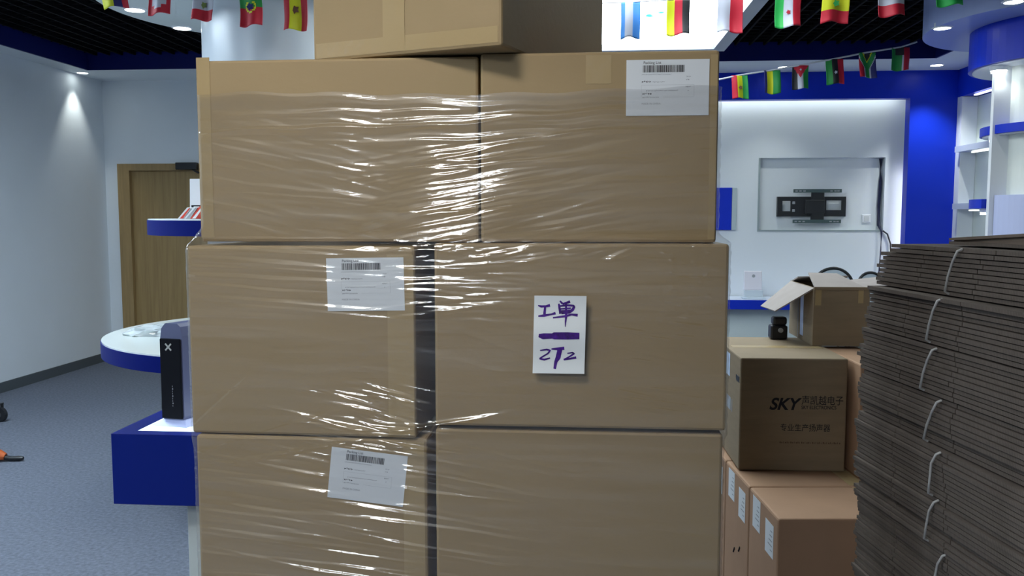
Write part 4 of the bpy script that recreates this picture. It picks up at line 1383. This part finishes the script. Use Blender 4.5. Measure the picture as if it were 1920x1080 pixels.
finish('base', MB().add(vs, [(3, 2, 1, 0), (4, 5, 6, 7), (0, 1, 5, 4), (1, 2, 6, 5), (2, 3, 7, 6), (3, 0, 4, 7)]), M('base_pale_blue', (0.45, 0.52, 0.85), 0.3), sp, world=False)
tag(finish('speaker_cable', MB().tube([(-1.60, 3.355, 0.775), (-1.66, 3.37, 0.79), (-1.715, 3.38, 0.80), (-1.735, 3.385, 0.785), (-1.738, 3.39, 0.744)], 0.006, 8), BLACK),
    'short black cable curling out behind the tower speaker', 'cable')

# things on the round shelves of the left column
def card(name, label, cat, x, y, z, rz, w_, h, lean, t_, mat, extra=None):
    t = thing(name, label, cat, (x, y, z), rz)
    finish('board', MB().slab((-w_ / 2, 0, 0.0), (w_ / 2, 0, 0.0), (w_ / 2, lean, h), (-w_ / 2, lean, h), -t_), mat, t, world=False)
    if extra:
        finish('print_band', MB().slab((-w_ / 2 + 0.01, -0.0035, h * 0.05), (w_ / 2 - 0.01, -0.0035, h * 0.05), (w_ / 2 - 0.01, lean * 0.3 - 0.0035, h * 0.34), (-w_ / 2 + 0.01, lean * 0.3 - 0.0035, h * 0.34), -0.001), extra, t, world=False)
    return t


WH = M('white_card', (0.74, 0.76, 0.80), 0.35)
card('product_box', 'white product card standing at the back of the upper blue shelf', 'product box', -2.035, 4.505, 1.533, 0.0, 0.17, 0.215, 0.012, 0.02, WH, INK)
def wedge_box(label, x, y, w_, d, h, mat, stripe):
    t = thing('leaflet_pack', label, 'leaflet pack', (x, y, 1.533), 0, 'leaflet packs on the upper blue shelf')
    pr = [(-w_ / 2, 0), (w_ / 2, 0), (w_ / 2 + h * 0.75, h), (w_ / 2 + h * 0.75 - 0.02, h + 0.004)]
    n = len(pr)
    vs = [(a, 0, b) for a, b in pr] + [(a, d, b) for a, b in pr]
    finish('pack', MB().add(vs, [list(range(n)), list(range(n, 2 * n))[::-1]] + [(i, n + i, n + (i + 1) % n, (i + 1) % n) for i in range(n)]), mat, t, world=False)
    pr2 = [(-w_ / 2 + 0.012, 0.001), (w_ / 2 - 0.002, 0.001), (w_ / 2 + h * 0.75 - 0.003, h * 0.99), (w_ / 2 + h * 0.75 - 0.010, h * 0.99)]
    vs = [(a, -0.002, b) for a, b in pr2] + [(a, -0.0005, b) for a, b in pr2]
    finish('stripe', MB().add(vs, [(0, 1, 2, 3), (7, 6, 5, 4), (0, 4, 5, 1), (1, 5, 6, 2), (2, 6, 7, 3), (3, 7, 4, 0)]), stripe, t, world=False)
    return t


wedge_box('white and red leaflet pack leaning at the rim of the upper blue shelf', -2.122, 4.40, 0.032, 0.08, 0.056, WH, RED_P)
wedge_box('grey striped leaflet pack in the middle of the leaning packs', -2.088, 4.40, 0.032, 0.08, 0.060, WH, INK_SOFT)
wedge_box('red leaflet pack leaning against the white product card', -2.054, 4.40, 0.032, 0.08, 0.083, RED_P, WH)
# crumpled plastic bag on the lower round shelf
pb = bmesh.new()
bmesh.ops.create_icosphere(pb, subdivisions=3, radius=1)
rb = random.Random(9)
mbp = MB()
vv = []
for v in pb.verts:
    r = 1 + 0.16 * math.sin(7 * v.co.x + 3 * v.co.y) * math.cos(6 * v.co.y + 4 * v.co.z) + rb.uniform(-0.10, 0.10)
    vv.append((-2.47 + 0.16 * r * v.co.x, 4.75 + 0.13 * r * v.co.y, max(0.8625, 0.872 + 0.045 * r * v.co.z)))
pb.verts.index_update()
mbp.add(vv, [[v.index for v in f.verts] for f in pb.faces])
pb.free()
tag(finish('plastic_bag', mbp, M('crumpled_plastic', (0.55, 0.60, 0.62), 0.15, spec=0.8)), 'crumpled pale plastic bag lying on the lower round shelf', 'plastic bag')

# things at the left picture edge on the floor
cw = thing('caster_wheel', 'black caster wheel at the left picture edge on the carpet', 'wheel', (-4.355, 6.0, 0.0), math.radians(85))
def xcyl(cx, cy, cz, r, w_, n=24):
    m = MB().cyl(0, 0, -w_ / 2, w_ / 2, r, n=n)
    m.v = [(z + cx, x + cy, y + cz) for x, y, z in m.v]
    return m
finish('tyre', xcyl(0, 0, 0.055, 0.055, 0.03), BLACK, cw, world=False)
finish('hub', xcyl(0, 0, 0.055, 0.022, 0.036, 16), M('hub_grey', (0.06, 0.065, 0.07), 0.4), cw, world=False)
finish('fork', MB().box(-0.03, -0.02, -0.01, 0.01, 0.05, 0.13).box(0.02, 0.03, -0.01, 0.01, 0.05, 0.13).box(-0.03, 0.03, -0.012, 0.012, 0.13, 0.14), BLACK_M, cw, world=False)
gt = thing('hand_tool', 'black and orange hand tool lying on the carpet at left edge', 'tool', (-3.70, 5.0, 0), math.radians(8))
finish('body', MB().tube([(-0.20, 0, 0.05), (-0.10, 0, 0.055), (-0.03, 0, 0.052), (0.03, 0, 0.045), (0.055, 0, 0.035)], [0.045, 0.05, 0.05, 0.042, 0.028], 12), BLACK, gt, world=False)
finish('collar', MB().tube([(0.045, 0, 0.042), (0.085, 0, 0.030)], [0.036, 0.022], 12), ORANGE, gt, world=False)
finish('nozzle', MB().tube([(0.075, 0, 0.026), (0.12, 0, 0.017), (0.17, 0, 0.018), (0.195, 0, 0.020)], [0.016, 0.015, 0.017, 0.010], 10), BLACK, gt, world=False)
